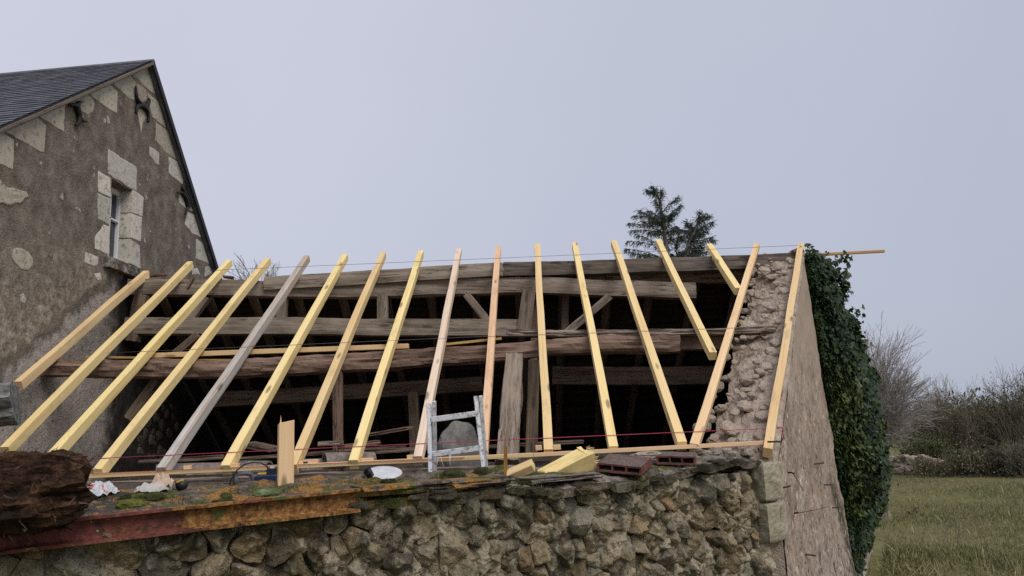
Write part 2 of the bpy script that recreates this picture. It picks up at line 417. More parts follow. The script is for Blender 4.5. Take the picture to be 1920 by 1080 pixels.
def m_endwall():
    s = N('end_wall_render', .95, .12); p = s.pos; xyz = s.sep(p)
    n1 = s.noise(p, 1.6, 5, .6); n2 = s.noise(s.map(p, (1, 1, .8)), 11., 5, .7); st = s.noise(s.map(p, (4.2, 4.2, 2.7)), 3.6, 5, .72); n3 = s.noise(p, 70., 3, .7)
    c = s.ramp(n2, [(.3, (.255, .19, .148)), (.52, (.385, .295, .235)), (.74, (.49, .395, .325))])
    pt = s.noise(p, 2.4, 6, .68)
    c = s.mix(s.math('MULTIPLY', s.step(pt, .50, .60), .6), c, s.ramp(n2, [(.35, (.16, .12, .095)), (.65, (.30, .235, .19))]))
    c = s.mix(s.math('MULTIPLY', s.step(pt, .44, .36), .6), c, (.47, .415, .35))
    up = s.step(s.math('MULTIPLY_ADD', n1, .9, xyz[2]), CZ + .55, CZ + 1.25)       # smoother newer coat near the verge
    c = s.mix(s.math('MULTIPLY', up, .75), c, (.38, .30, .235))
    rough = s.math('SUBTRACT', 1., up)
    dist = s.noise(p, 6., 3, .6)
    k1 = s.vor(s.map(p, (24, 24, 8.5)), 1.0); k2 = s.vor(s.map(p, (31, 31, 13), rot=(.2, .1, .4)), 1.0)
    c = s.mix(s.math('MULTIPLY', s.math('MULTIPLY', s.step(k1, .30, .20), s.step(dist, .47, .58)), rough), c, (.62, .59, .53))
    c = s.mix(s.math('MULTIPLY', s.math('MULTIPLY', s.step(k2, .30, .18), s.step(dist, .58, .46)), rough), c, (.09, .062, .046))
    c = s.mix(s.math('MULTIPLY', s.step(st, .42, .33), s.math('MULTIPLY', rough, .5)), c, (.15, .11, .08))
    # lower part: coat lost, lime and black streak
    dn = s.step(s.math('MULTIPLY_ADD', n1, 1.2, xyz[2]), CZ - .15, CZ - .95)
    c = s.mix(s.math('MULTIPLY', dn, s.step(st, .50, .62)), c, (.41, .385, .32))
    c = s.mix(s.math('MULTIPLY', dn, s.step(st, .47, .38)), c, (.065, .05, .04))
    u = s.math('ADD', xyz[1], s.math('MULTIPLY_ADD', n1, .5, s.math('MULTIPLY_ADD', xyz[2], .9, -.25)))
    bk = s.math('MULTIPLY', s.step(s.math('ABSOLUTE', s.math('SUBTRACT', u, 10.15)), .42, .12), s.step(xyz[2], CZ - .62, CZ - .85))
    c = s.mix(s.math('MULTIPLY', bk, s.step(st, .65, .45)), c, (.07, .055, .046))
    wh = s.math('MULTIPLY', s.step(s.math('ABSOLUTE', s.math('SUBTRACT', u, 11.2)), .65, .3), s.step(xyz[2], CZ - .65, CZ - .9))
    c = s.mix(s.math('MULTIPLY', wh, s.step(n2, .38, .55)), c, (.50, .47, .41))
    c = s.mix(s.math('MULTIPLY', s.step(n3, .6, .7), .35), c, (.5, .45, .38))
    h = s.math('MULTIPLY', s.math('ADD', s.math('MULTIPLY', st, .6), s.math('ADD', n2, s.math('MULTIPLY', n3, .35))), s.math('MULTIPLY_ADD', rough, .85, .15))
    s.col(c).bump(h, .7, .02)
    return s.m
M['endwall'] = m_endwall()

def m_slate():
    s = N('slate', .62, .3); v = s.pos
    c = s.ramp(s.noise(s.map(v, (5, 5, 5)), 1., 3), [(.35, (.085, .090, .105)), (.55, (.125, .13, .15)), (.7, (.17, .175, .195))])
    s.col(c).bump(s.noise(v, 60, 3), .25, .004); return s.m
M['slate'] = m_slate()

def m_steel():
    """flaking red lead paint with orange and yellow lichen"""
    s = N('red_painted_steel', .75, .3); p = s.pos; xyz = s.sep(p)
    n1 = s.noise(p, 4.2, 5, .65); n2 = s.noise(p, 30, 5, .7); n3 = s.noise(p, 90, 3, .7)
    c = s.ramp(n2, [(.3, (.085, .026, .022)), (.5, (.175, .048, .040)), (.72, (.245, .09, .075))])
    c = s.mix(s.math('MULTIPLY', s.step(s.noise(p, 11, 4, .7), .50, .62), .85), c, (.065, .032, .022))
    # lichen grows denser towards the far end
    xx = s.math('MULTIPLY_ADD', xyz[0], .13, .40)
    lm = s.step(s.math('ADD', s.math('ADD', n1, s.math('MULTIPLY', n2, .35)), xx), .84, .92)
    n6 = s.noise(p, 38, 5, .75)
    c = s.mix(s.math('MULTIPLY', lm, .93), c, s.ramp(n6, [(.32, (.035, .022, .012)), (.44, (.14, .062, .018)), (.55, (.29, .14, .036)), (.70, (.42, .27, .10))]))
    gm = s.step(s.math('ADD', s.noise(p, 8.5, 4, .6), s.math('MULTIPLY', xx, .5)), .74, .81)
    c = s.mix(gm, c, (.075, .085, .022))
    c = s.mix(s.math('MULTIPLY', s.step(s.math('ADD', s.noise(p, 13, 4, .6), s.math('MULTIPLY', xx, .25)), .745, .79), .9), c, (.40, .41, .37))
    s.col(c).bump(s.math('MULTIPLY_ADD', lm, .4, s.math('MULTIPLY', n2, .9)), .8, .012)
    return s.m
M['steel'] = m_steel()

def m_walltop():
    s = N('mossy_wall_head', .97, .1); p = s.pos; xyz = s.sep(p)
    n1 = s.noise(p, 4.5, 5, .6); n2 = s.noise(p, 24, 5, .7); n3 = s.noise(p, 85, 3, .7)
    c = s.ramp(n2, [(.33, (.05, .043, .034)), (.5, (.12, .10, .078)), (.68, (.235, .205, .17))])
    rgt = s.step(xyz[0], -.35, .0)
    c = s.mix(s.math('MULTIPLY', rgt, s.step(s.noise(p, 7, 4), .45, .6)), c, s.ramp(n3, [(.35, (.17, .135, .11)), (.6, (.34, .285, .25))]))
    lf = s.math('SUBTRACT', 1., rgt)
    dk = s.step(xyz[0], -1.5, -1.9)
    c = s.mix(s.math('MULTIPLY', dk, .8), c, (.05, .047, .052))
    lich = s.math('MULTIPLY', lf, s.step(s.math('ADD', s.noise(p, 7.5, 4, .6), s.math('MULTIPLY', n3, .25)), .62, .70))
    c = s.mix(lich, c, s.ramp(n3, [(.3, (.13, .058, .016)), (.5, (.31, .15, .04)), (.7, (.42, .27, .11))]))
    mo = s.step(s.math('ADD', n1, s.math('MULTIPLY', n3, .2)), .66, .73)
    c = s.mix(mo, c, s.ramp(n3, [(.35, (.035, .04, .012)), (.65, (.13, .14, .035))]))
    s.col(c).bump(s.math('ADD', n2, s.math('MULTIPLY', n3, .5)), 1., .02); return s.m
M['walltop'] = m_walltop()

def m_leaf(name, a, b, c3=None, rough=.5, trans=.15):
    s = N(name, rough, .22)
    n1 = s.noise(s.pos, 3.5, 3, .6); n2 = s.noise(s.pos, 23., 2, .6)
    c = s.mix(s.step(s.math('MULTIPLY_ADD', n1, .5, s.math('MULTIPLY', n2, .5)), .38, .62), a, b)
    if c3: c = s.mix(s.step(s.noise(s.pos, 1.6, 3), .58, .7), c, c3)
    s.col(c)
    if trans: 
        s.b.inputs['Transmission Weight'].default_value = 0
    return s.m
M['ivy'] = m_leaf('ivy_leaf', (.012, .026, .010), (.034, .060, .020), (.050, .060, .016), .5)
M['ivy_b'] = m_leaf('ivy_leaf_young', (.060, .085, .022), (.095, .115, .035), None, .42)
M['conifer'] = m_leaf('conifer_needles', (.045, .066, .048), (.085, .108, .076), (.10, .10, .05), .7)
M['hedge'] = m_leaf('hedge_leaf', (.065, .075, .048), (.11, .115, .072), (.13, .11, .07), .8)
M['hedge_d'] = m_leaf('bramble_leaf', (.045, .058, .034), (.078, .092, .05), (.105, .09, .055), .8)
M['grass_g'] = m_leaf('grass_green', (.135, .15, .055), (.20, .21, .088), None, .8)
M['grass_y'] = m_leaf('grass_straw', (.28, .24, .13), (.38, .32, .18), None, .85)
M['grass_b'] = m_leaf('grass_brown', (.21, .175, .105), (.29, .245, .15), None, .85)
M['moss'] = m_leaf('moss', (.055, .065, .014), (.14, .145, .036), None, .95)
M['moss_pale'] = m_leaf('pale_moss', (.10, .13, .05), (.22, .25, .13), None, .95)
M['moss_dark'] = m_leaf('dark_moss', (.020, .024, .008), (.06, .06, .018), (.10, .075, .02), .95)

def m_simple(name, col, rough=.6, metal=0., spec=.4, nsc=30., var=.25, bump=.15):
    s = N(name, rough, spec); n1 = s.noise(s.map(s.obj, (1, 1, 1), 20), nsc, 4, .65)
    s.col(s.mix(s.step(n1, .3, .7), tuple(x * (1 - var) for x in col), tuple(min(1, x * (1 + var * .5)) for x in col)))
    s.b.inputs['Metallic'].default_value = metal
    if bump: s.bump(n1, bump, .004)
    return s.m
M['bark'] = m_simple('grey_bark', (.16, .135, .12), .9, nsc=12, bump=.6)
M['twig'] = m_simple('bare_twig', (.30, .265, .25), .9, nsc=12)
M['twig_b'] = m_simple('brown_twig', (.18, .15, .105), .9, nsc=12)
M['iron'] = m_simple('black_iron', (.022, .018, .018), .6, .3)
M['rust'] = m_simple('rusty_iron', (.05, .03, .024), .8, .2)
M['white_pvc'] = m_simple('white_window_frame', (.74, .75, .78), .4, nsc=5, var=.05, bump=0)
M['black'] = m_simple('black_rubber', (.015, .015, .017), .5)
M['blue'] = m_simple('dark_blue_plastic', (.015, .025, .07), .4)
M['greytube'] = m_simple('grey_plastic_tube', (.10, .105, .12), .5)
M['yellow'] = m_simple('yellow_plastic', (.65, .38, .06), .5)
M['whiteplastic'] = m_simple('white_plastic', (.56, .565, .58), .35, nsc=14, var=.18)
M['labelblue'] = m_simple('blue_print', (.06, .22, .45), .5)
M['labelred'] = m_simple('red_print', (.55, .13, .12), .5)
M['lightblue'] = m_simple('pale_blue_plastic', (.35, .50, .70), .4)
M['paper'] = m_simple('crumpled_paper', (.50, .47, .44), .9, nsc=18, var=.2)
M['card'] = m_simple('torn_card', (.60, .45, .34), .9, nsc=18)
M['sack'] = m_simple('dusty_sack', (.20, .19, .175), .85, nsc=9, bump=.5)
M['redstring'] = m_simple('red_mason_line', (.42, .05, .11), .8, var=.1, bump=0)
M['greystring'] = m_simple('grey_mason_line', (.16, .13, .14), .8, var=.1, bump=0)
M['rag'] = m_simple('white_twine', (.6, .58, .54), .9, bump=0)
def m_alu():
    s = N('worn_aluminium', .5, .5); v = s.map(s.obj, (1, 1, 1), 9)
    n1 = s.noise(v, 26, 4, .7)
    c = s.mix(s.step(n1, .5, .64), (.66, .67, .69), (.30, .27, .25))
    c = s.mix(s.step(s.noise(v, 60, 3), .60, .68), c, (.78, .76, .73))
    s.col(c); s.b.inputs['Metallic'].default_value = .35; s.bump(n1, .3, .004); return s.m
M['alu'] = m_alu()
def m_brick():
    s = N('terracotta', .92, .15); p = s.pos
    n1 = s.noise(p, 12, 5, .65); n2 = s.noise(p, 55, 4, .7); nz = s.sep(s.ge.outputs['Normal'])[2]
    c = s.ramp(n1, [(.3, (.085, .032, .028)), (.52, (.18, .07, .058)), (.72, (.25, .12, .10))])
    crust = s.math('MULTIPLY', s.step(nz, .6, .9), s.step(s.noise(p, 9, 4), .34, .55))
    c = s.mix(s.math('MULTIPLY', crust, .85), c, s.ramp(n2, [(.35, (.06, .058, .05)), (.6, (.17, .16, .14))]))
    c = s.mix(s.step(s.noise(p, 15, 4), .62, .7), c, (.10, .11, .035))
    s.col(c).bump(s.math('ADD', n1, n2), .7, .008); return s.m
M['brick'] = m_brick()
M['tile'] = m_simple('old_clay_tile', (.22, .185, .16), .9, nsc=22, var=.4, bump=.5)
def m_rot():
    s = N('rotten_wood', .97, .1); v = s.obj
    g = s.noise(s.map(v, (3, 13, 13)), 1.6, 6, .72, .6); n2 = s.noise(v, 40, 5, .75); n3 = s.noise(v, 4, 4, .6)
    c = s.ramp(s.math('MULTIPLY_ADD', g, .6, s.math('MULTIPLY', n2, .4)), [(.36, (.013, .009, .007)), (.47, (.05, .028, .018)), (.56, (.115, .062, .036)), (.68, (.26, .15, .08))])
    c = s.mix(s.math('MULTIPLY', s.step(n3, .48, .62), .8), c, (.018, .014, .012))
    c = s.mix(s.step(s.noise(v, 34, 3), .72, .76), c, (.42, .37, .30))
    s.col(c).bump(s.math('ADD', g, n2), 1., .03); return s.m
M['rot'] = m_rot()
def m_greyend():
    s = N('grey_weathered_wood', .95, .12); v = s.obj
    g = s.noise(s.map(v, (2, 20, 20)), 1.4, 5, .7); n2 = s.noise(v, 30, 4, .7)
    c = s.ramp(s.math('MULTIPLY_ADD', g, .5, s.math('MULTIPLY', n2, .5)), [(.36, (.05, .048, .046)), (.5, (.16, .155, .15)), (.66, (.30, .29, .285))])
    s.col(c).bump(g, .9, .015); return s.m
M['greyend'] = m_greyend()
def m_ground():
    s = N('meadow_soil', .98, .05); p = s.pos
    n1 = s.noise(p, .35, 5, .6); n2 = s.noise(p, 3.5, 5, .7); n3 = s.noise(p, 22, 3, .7)
    c = s.ramp(s.math('MULTIPLY_ADD', n1, .5, s.math('MULTIPLY', n2, .5)), [(.36, (.16, .14, .08)), (.5, (.165, .165, .066)), (.64, (.24, .22, .115))])
    c = s.mix(s.math('MULTIPLY', s.step(n3, .5, .7), .5), c, (.045, .046, .02))
    s.col(c).bump(s.math('ADD', n2, n3), .8, .05); return s.m
M['ground'] = m_ground()
def m_glass():
    s = N('window_glass', .04, .6); s.col((.03, .035, .045)); return s.m
M['glass'] = m_glass()
#==PART2==
# ------------------------------------------------------------------ ground
def ground():
    xs = np.concatenate([np.linspace(-900, -40, 8)[:-1], np.linspace(-40, 40, 81), np.linspace(40, 900, 8)[1:]])
    ys = np.concatenate([np.linspace(-900, -20, 8)[:-1], np.linspace(-20, 60, 81), np.linspace(60, 1500, 10)[1:]])
    V = []; Fc = []
    for y in ys:
        for x in xs:
            z = 0.0
            if 4.5 < x < 60 and 8 < y < 60: z = .10 * noise.noise(Vector((x * .35, y * .35, 0))) - .02
            V.append((x, y, z))
    nx = len(xs)
    for j in range(len(ys) - 1):
        for i in range(nx - 1): Fc.append((j * nx + i, j * nx + i + 1, (j + 1) * nx + i + 1, (j + 1) * nx + i))
    return tag(obj('ground', mesh(V, Fc, True), M['ground']), kind='structure')
ground()

# ------------------------------------------------------------------ the house gable on the left
G = -4.4
apex = atX(276, 124, G); rl = atX(0, 246, G); rr = atX(398, 508, G)
sl = (apex.z - rl.z) / (apex.y - rl.y); sr = (apex.z - rr.z) / (rr.y - apex.y)
YE0, YE1 = 4.3, 13.2
def rake(y): return apex.z - (sl * (apex.y - y) if y < apex.y else sr * (y - apex.y))
house = empty('stone_house', (G - 3, apex.y, 0), 'brown rendered stone house with pale corner stones, slate roof and one narrow gable window', 'house')
w0 = atX(206, 400, G).y; w1 = atX(249, 440, G).y; wz0 = atX(206, 483, G).z; wz1 = atX(207, 333, G).z
def gable_wall():
    V = []; Fc = []; T = .55
    ys = sorted(set(list(np.linspace(YE0, w0, 9)) + [w0, w1] + list(np.linspace(w1, YE1, 9)) + [apex.y]))
    def quad(a, b, c, d): b0 = len(V); V.extend((a, b, c, d)); Fc.append((b0, b0 + 1, b0 + 2, b0 + 3))
    for y0, y1 in zip(ys[:-1], ys[1:]):
        t0, t1 = rake(y0), rake(y1)
        if y0 >= w0 - 1e-6 and y1 <= w1 + 1e-6:
            quad((G, y0, 0), (G, y1, 0), (G, y1, wz0), (G, y0, wz0)); quad((G, y0, wz1), (G, y1, wz1), (G, y1, t1), (G, y0, t0))
        else: quad((G, y0, 0), (G, y1, 0), (G, y1, t1), (G, y0, t0))
        quad((G - T, y1, 0), (G - T, y0, 0), (G - T, y0, t0), (G - T, y1, t1))
    for a, b in (((w0, wz0), (w1, wz0)), ((w1, wz0), (w1, wz1)), ((w1, wz1), (w0, wz1)), ((w0, wz1), (w0, wz0))):
        quad((G, *a), (G - T, *a), (G - T, *b), (G, *b))
    o = house.location
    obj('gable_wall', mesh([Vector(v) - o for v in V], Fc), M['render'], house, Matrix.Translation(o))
    # the long walls running away from the gable
    for y in (YE0, YE1):
        A = Vector((G - T - .01, y, rake(y) / 2)); B = Vector((G - 7, y, rake(y) / 2))
        box('side_wall', A, B, .4, rake(y) - .05, M['render'], house)
gable_wall()

inner_stones = []
def stone_poly(name, px, parent, mat, X=G, out=.005, depth=.05, jit=.013, inset=.016):
    pts = [atX(x, y, X) for x, y in px]
    ring = []
    for a, b in zip(pts, pts[1:] + pts[:1]):
        k = max(2, int((b - a).length / .05))
        for i in range(k):
            p = a.lerp(b, i / k); n = noise.noise_vector(p * 9) * jit
            ring.append(Vector((X, p.y + n.y, p.z + n.z)))
    c = sum(ring, Vector()) / len(ring); n = len(ring)
    V = [Vector((X - depth, p.y, p.z)) - c for p in ring] + [Vector((X + out * .6, p.y, p.z)) - c for p in ring]
    for p in ring:
        q = p + (c - p).normalized() * inset; V.append(Vector((X + out, q.y, q.z)) - c)
    for p in ring:
        q = p.lerp(c, .55); V.append(Vector((X + out + .004 * noise.noise(q * 11), q.y, q.z)) - c)
    V.append(Vector((X + out + .003, c.y, c.z)) - c)
    Fc = []
    for i in range(n):
        j = (i + 1) % n
        for r in range(3): Fc.append((r * n + i, r * n + j, (r + 1) * n + j, (r + 1) * n + i))
        Fc.append((3 * n + i, 3 * n + j, 4 * n))
    me = mesh(V, Fc); bm = bmesh.new(); bm.from_mesh(me); bmesh.ops.recalc_face_normals(bm, faces=bm.faces); bm.to_mesh(me); bm.free()
    return obj(name, me, mat, parent, Matrix.Translation(c))
Z1 = lambda L: [(x / 4, 90 + y / 4) for x, y in L]
Z2 = lambda L: [(x / 4, 360 + y / 4) for x, y in L]
for L in ([(-60, 600), (0, 625), (105, 695), (95, 910), (0, 870), (-60, 850)], [(15, 615), (260, 500), (340, 580), (330, 780), (300, 775), (150, 690)],
          [(270, 495), (465, 400), (488, 420), (475, 630)], [(485, 385), (620, 330), (690, 375), (708, 420), (695, 480), (660, 498), (600, 460)],
          [(640, 315), (800, 250), (880, 330), (875, 490), (820, 460), (700, 375)], [(815, 240), (945, 180), (1015, 250), (1012, 400), (960, 370)],
          [(975, 160), (1085, 112), (1128, 190), (1165, 352), (1080, 285)], [(1105, 335), (1185, 400), (1245, 595), (1140, 520)],
          [(1170, 560), (1262, 620), (1325, 840), (1225, 770), (1165, 690)]):
    stone_poly('corner_stone', Z1(L), house, M['lime'])
for L in ([(1265, 815), (1338, 860), (1376, 1000), (1370, 1030), (1265, 940)], [(1120, 740), (1190, 780), (1192, 875), (1165, 870), (1122, 800)]):
    stone_poly('corner_stone', Z1(L), house, M['limewhite'])
for L in ([(1340, 10), (1382, 5), (1448, 145), (1400, 130), (1345, 80)], [(1405, 148), (1455, 168), (1505, 340), (1440, 310), (1385, 240)],
          [(1470, 350), (1518, 378), (1568, 540), (1470, 500)], [(1540, 560), (1572, 560), (1596, 610), (1535, 635)], [(1440, 575), (1480, 570), (1500, 620), (1440, 620)]):
    stone_poly('corner_stone', Z2(L), house, M['limewhite'])
stone_poly('lintel', Z1([(810, 760), (1022, 895), (1020, 1078), (806, 946)]), house, M['limewhite'], depth=.2, out=.01)
for L in (Z1([(733, 920), (826, 975), (830, 1122), (735, 1075)]), Z2([(728, 5), (828, 52), (822, 250), (735, 205)]), Z2([(775, 250), (822, 262), (818, 468), (708, 425), (712, 340)])):
    stone_poly('jamb_stone', L, house, M['limewhite'], depth=.2)
for L in (Z2([(992, -25), (1078, 45), (1066, 185), (990, 150)]), Z2([(987, 158), (1064, 192), (1052, 370), (980, 340)]), Z2([(978, 350), (1046, 405), (1052, 575), (968, 535)])):
    stone_poly('jamb_stone', L, house, M['limewhite'], depth=.24)
for L in (Z2([(640, 450), (735, 490), (735, 545), (700, 562), (632, 515)]), Z2([(150, 770), (178, 755), (200, 800), (190, 830), (155, 815)]), Z2([(700, 615), (755, 610), (760, 660), (735, 668)])):
    stone_poly('exposed_stone', L, house, M['limewhite'], out=.004, jit=.015)
stone_poly('plaster_patch', [(-6, 335), (15, 350), (48, 358), (53, 368), (35, 380), (12, 385), (-6, 380)], house, M['lime'], out=.012, jit=.03)
stone_poly('plaster_patch', [(24, 470), (32, 463), (42, 464), (52, 472), (62, 486), (60, 497), (50, 504), (38, 502), (28, 494), (23, 482)], house, M['lime'], out=.006, jit=.02)
# window
win = box('window', Vector((G - .19, (w0 + w1) / 2, wz0 + .002)), Vector((G - .19, (w0 + w1) / 2, wz0 + .02)), .02, w1 - w0 - .01, M['white_pvc'], house, up=Vector((0, 1, 0)), bev=0)
win['label'] = 'narrow white framed window'
for (ya, za, yb, zb, t) in ((w0 + .03, wz0 + .02, w0 + .03, wz1, .06), (w1 - .03, wz0 + .02, w1 - .03, wz1, .06), (w0 + .06, wz1 - .03, w1 - .06, wz1 - .03, .06), (w0 + .06, wz0 + .05, w1 - .06, wz0 + .05, .06),
                       ((w0 + w1) / 2, wz0 + .08, (w0 + w1) / 2, wz1 - .06, .05), (w0 + .06, wz0 + .52, w1 - .06, wz0 + .52, .025)):
    box('frame', Vector((G - .165, ya, za)), Vector((G - .165, yb, zb)), t, .05, M['white_pvc'], win, up=Vector((1, 0, 0)), bev=.004)
for s in (0, 1):
    ya = w0 + .06 + s * (w1 - w0 - .12) / 2; yb = ya + (w1 - w0 - .12) / 2
    obj('pane', mesh([(0, ya - w0, 0), (0, yb - w0, 0), (0, yb - w0, wz1 - wz0), (0, ya - w0, wz1 - wz0)], [(0, 1, 2, 3)]), M['glass'], win, Matrix.Translation((G - .182 + .001 * s, w0, wz0)))
sa, sb = atX(194, 481, G), atX(253, 503, G)
timber('window_sill', [Vector((G - .06, sa.y, sa.z - .055)), Vector((G - .06, sb.y + .02, sa.z - .055))], .28, .115, M['sill'], house, rough=.006, wav=.003, rnd=.1, ns=3)
for k in range(46):
    px, py = random.uniform(258, 335), random.uniform(750, 858); p = atX(px, py, G); sz_ = random.uniform(.07, .16)
    inner_stones.append((p, sz_))
# iron wall anchors: two crossed crescents each
for arcs in ([[(525, 430), (555, 425), (580, 445), (597, 500), (592, 555), (565, 580)], [(615, 405), (592, 412), (583, 440), (592, 490), (612, 540), (650, 550)]],
             [[(1018, 285), (1026, 370), (1055, 415), (1095, 435), (1118, 400), (1114, 378)], [(1022, 495), (1030, 445), (1055, 428), (1095, 455), (1112, 500), (1112, 560)]],
             [[(1328, 1085), (1362, 1085), (1385, 1110), (1402, 1150), (1412, 1185), (1440, 1180)], [(1385, 1010), (1372, 1045), (1385, 1090), (1410, 1130), (1412, 1180), (1390, 1250)]]):
    pts = [[atX(x / 4, 90 + y / 4, G + .03) for x, y in a] for a in arcs]
    o = pts[0][2]; V, Fc = [], []
    for a in pts:
        fine = []
        for i in range(len(a) - 1):
            p0, p1, p2, p3 = a[max(i - 1, 0)], a[i], a[i + 1], a[min(i + 2, len(a) - 1)]
            for k in range(4):
                t = k / 4
                fine.append(.5 * ((2 * p1) + (p2 - p0) * t + (2 * p0 - 5 * p1 + 4 * p2 - p3) * t * t + (3 * p1 - p0 - 3 * p2 + p3) * t ** 3))
        fine.append(a[-1]); n = len(fine)
        tube_geo([p - o for p in fine], [.020 * (.6 + .8 * math.sin(math.pi * i / (n - 1))) for i in range(n)], 6, Vector((1, 0, 0)), V, Fc)
    obj('wall_anchor', mesh(V, Fc, True), M['iron'], house, Matrix.Translation(o))
# rusty brick patch under the apex anchor
stone_poly('exposed_stone', Z1([(1020, 262), (1075, 300), (1105, 350), (1098, 400), (1050, 410), (1025, 380)]), house, M['mortar'], out=.003, jit=.012)
stone_poly('exposed_stone', Z1([(1030, 460), (1085, 470), (1100, 520), (1070, 560), (1060, 640), (1040, 560)]), house, M['lime'], out=.003, jit=.02)
stone_poly('exposed_stone', Z1([(798, 505), (815, 520), (828, 570), (805, 575)]), house, M['lime'], out=.003, jit=.012)

SKEW = .10                                  # the house ridge is not quite square to its gable
def slate_roof():
    rows = 46; expo = .108; V = []; Fc = []
    d = Vector((0, -1, -sl)).normalized(); nrm = Vector((0, -sl, 1)).normalized()
    top = Vector((0, apex.y, apex.z + .062))
    for r in range(rows):
        x = G + .07; k = 0; off = .11 if r % 2 else 0
        while x > G - 6:
            wd = .22 - (off if k == 0 else 0)
            a = top + d * (expo * r - .02); b = top + d * (expo * (r + 1) + random.uniform(-.003, .003))
            l = .004 + random.uniform(0, .003); h = .017 + random.uniform(0, .002)
            b0 = len(V)
            for (p, o) in ((a, l), (b, h)):
                for xx in (x, x - wd + .002): V.append(Vector((xx, 0, 0)) + p + nrm * o)
            V.append(Vector((x, 0, 0)) + b + nrm * (h - .016)); V.append(Vector((x - wd + .002, 0, 0)) + b + nrm * (h - .016))
            Fc += [(b0, b0 + 1, b0 + 3, b0 + 2), (b0 + 2, b0 + 3, b0 + 5, b0 + 4)]
            x -= wd; k += 1
    o = house.location
    rf = obj('roof', mesh([v + Vector((0, (G - v.x) * SKEW, 0)) - o for v in V], Fc), M['slate'], house, Matrix.Translation(o)); rf['kind'] = 'stuff'
    # roof deck on both slopes, ridge cap, verge boards
    for (dy, s) in ((-1, sl), (1, sr)):
        yend = YE0 - .25 if dy < 0 else YE1 + .2
        A = Vector((0, apex.y, apex.z + .045)); B = Vector((0, yend, rake(yend) + .045))
        dd = (B - A).normalized(); nn = Vector((0, dy * s, 1)).normalized()
        xa, xb = G + .05, G - 6.0; sk = lambda x: Vector((x, (G - x) * SKEW, 0))
        V8 = [p + sk(x) + nn * h for h in (-.045, .012) for p, x in ((A, xa), (B, xa), (B, xb), (A, xb))]
        me = mesh([v - o for v in V8], [(0, 1, 2, 3), (7, 6, 5, 4), (0, 4, 5, 1), (1, 5, 6, 2), (2, 6, 7, 3), (3, 7, 4, 0)])
        bm = bmesh.new(); bm.from_mesh(me); bmesh.ops.recalc_face_normals(bm, faces=bm.faces); bm.to_mesh(me); bm.free()
        obj('roof_deck', me, M['slate'], house, Matrix.Translation(o))
        off = .04 if dy < 0 else .03
        box('verge_board', A + Vector((G + .075, 0, off - .05)), B + Vector((G + .075, 0, off - .05)), .02, .075 if dy > 0 else .024, M['iron'] if dy > 0 else M['olddark'], house, up=nn, bev=0)
    tube('ridge_cap', [Vector((G + .08, apex.y, apex.z + .055)), Vector((G - 6, apex.y + 6 * SKEW, apex.z + .055))], .035, M['slate'], house, 8)
slate_roof()

# ------------------------------------------------------------------ the barn: walls
barn = empty('barn', (0, 8.6, 0), 'old stone barn with its front roof slope stripped to new pine rafters', 'barn')
E0 = Vector((1.735, 5.36, 0)); ED = Vector((1.57, 3.12, 0)).normalized(); EN = Vector((ED.y, -ED.x, 0))     # end wall: near corner, direction, outward normal
YR = 8.62; ZR = roofz(YR, -.10)
def endtop(y): return roofz(y, -.10) if y < YR else ZR - .70 * (y - YR)
def end_wall():
    L = (13.0 - E0.y) / ED.y; V = []; Fc = []
    nu, nv = 320, 150
    for i in range(nu + 1):
        u = L * i / nu; b = E0 + ED * u; zt = max(endtop(b.y) - .03, .05)
        for j in range(nv + 1):
            z = zt * j / nv
            d = .016 * fbm((b.x, b.y, z), 2.2, 5) + .05 * max(0, (1.2 - z) / 1.2) ** 2
            if z < 2.9: d += (.016 if z < 2.2 else .008) * fbm((b.x * 2, b.y * 2, z * 1.2), 6, 5)
            V.append(b + EN * d + Vector((0, 0, z)))
    for i in range(nu):
        for j in range(nv):
            a = i * (nv + 1) + j; Fc.append((a, a + nv + 1, a + nv + 2, a + 1))
    ew = obj('end_wall', mesh([v - E0 for v in V], Fc, True), M['endwall'], barn, Matrix.Translation(E0))
    # ragged rubble head of the wall where the roof was taken off, and its inner face
    T = .50; V = []; Fc = []; nu, nv = 330, 48
    for i in range(nu + 1):
        u = L * i / nu; b = E0 + ED * u
        for j in range(nv + 1):
            if j <= 2: q = b - EN * (.012 * j); z = endtop(b.y) + (-.04, -.012, .0)[j]
            elif j <= nv - 6:
                f = (j - 2) / (nv - 8); q = b - EN * (.024 + (T - .024) * f); z = endtop(b.y) + .01
                q = q - EN * (.07 * fbm((u, 3, 1), 3.1, 4) * f)
                z += .05 * fbm((q.x, q.y, 0), 3.5, 5) - .05 * f * f + .030 * fbm((q.x, q.y, 3), 11, 5) + .010 * noise.noise(Vector((q.x, q.y, 0)) * 40)
            else:
                f = (j - (nv - 6)) / 6; q = b - EN * (T + .07 * fbm((u, 3, 1), 3.1, 4) + .04 * fbm((u, f * 2, 5), 5, 4)); z = (endtop(b.y) - .04) * (1 - f) ** 1.0
            V.append(Vector((q.x, q.y, max(z, .02))))
    for i in range(nu):
        for j in range(nv):
            a = i * (nv + 1) + j; Fc.append((a, a + 1, a + nv + 2, a + nv + 1))
    obj('wall_head', mesh([v - E0 for v in V], Fc, False), M['mortar'], ew, Matrix.Translation(E0))
    # near closing face
    me = mesh([(0, 0, 0), tuple(-EN * T), tuple(-EN * T + Vector((0, 0, endtop(E0.y) - .03))), (0, 0, endtop(E0.y) - .03)], [(0, 1, 2, 3)])
    obj('wall_return', me, M['mortar'], ew, Matrix.Translation(E0 + Vector((0, -.004, 0))))
    return ew
ew = end_wall()
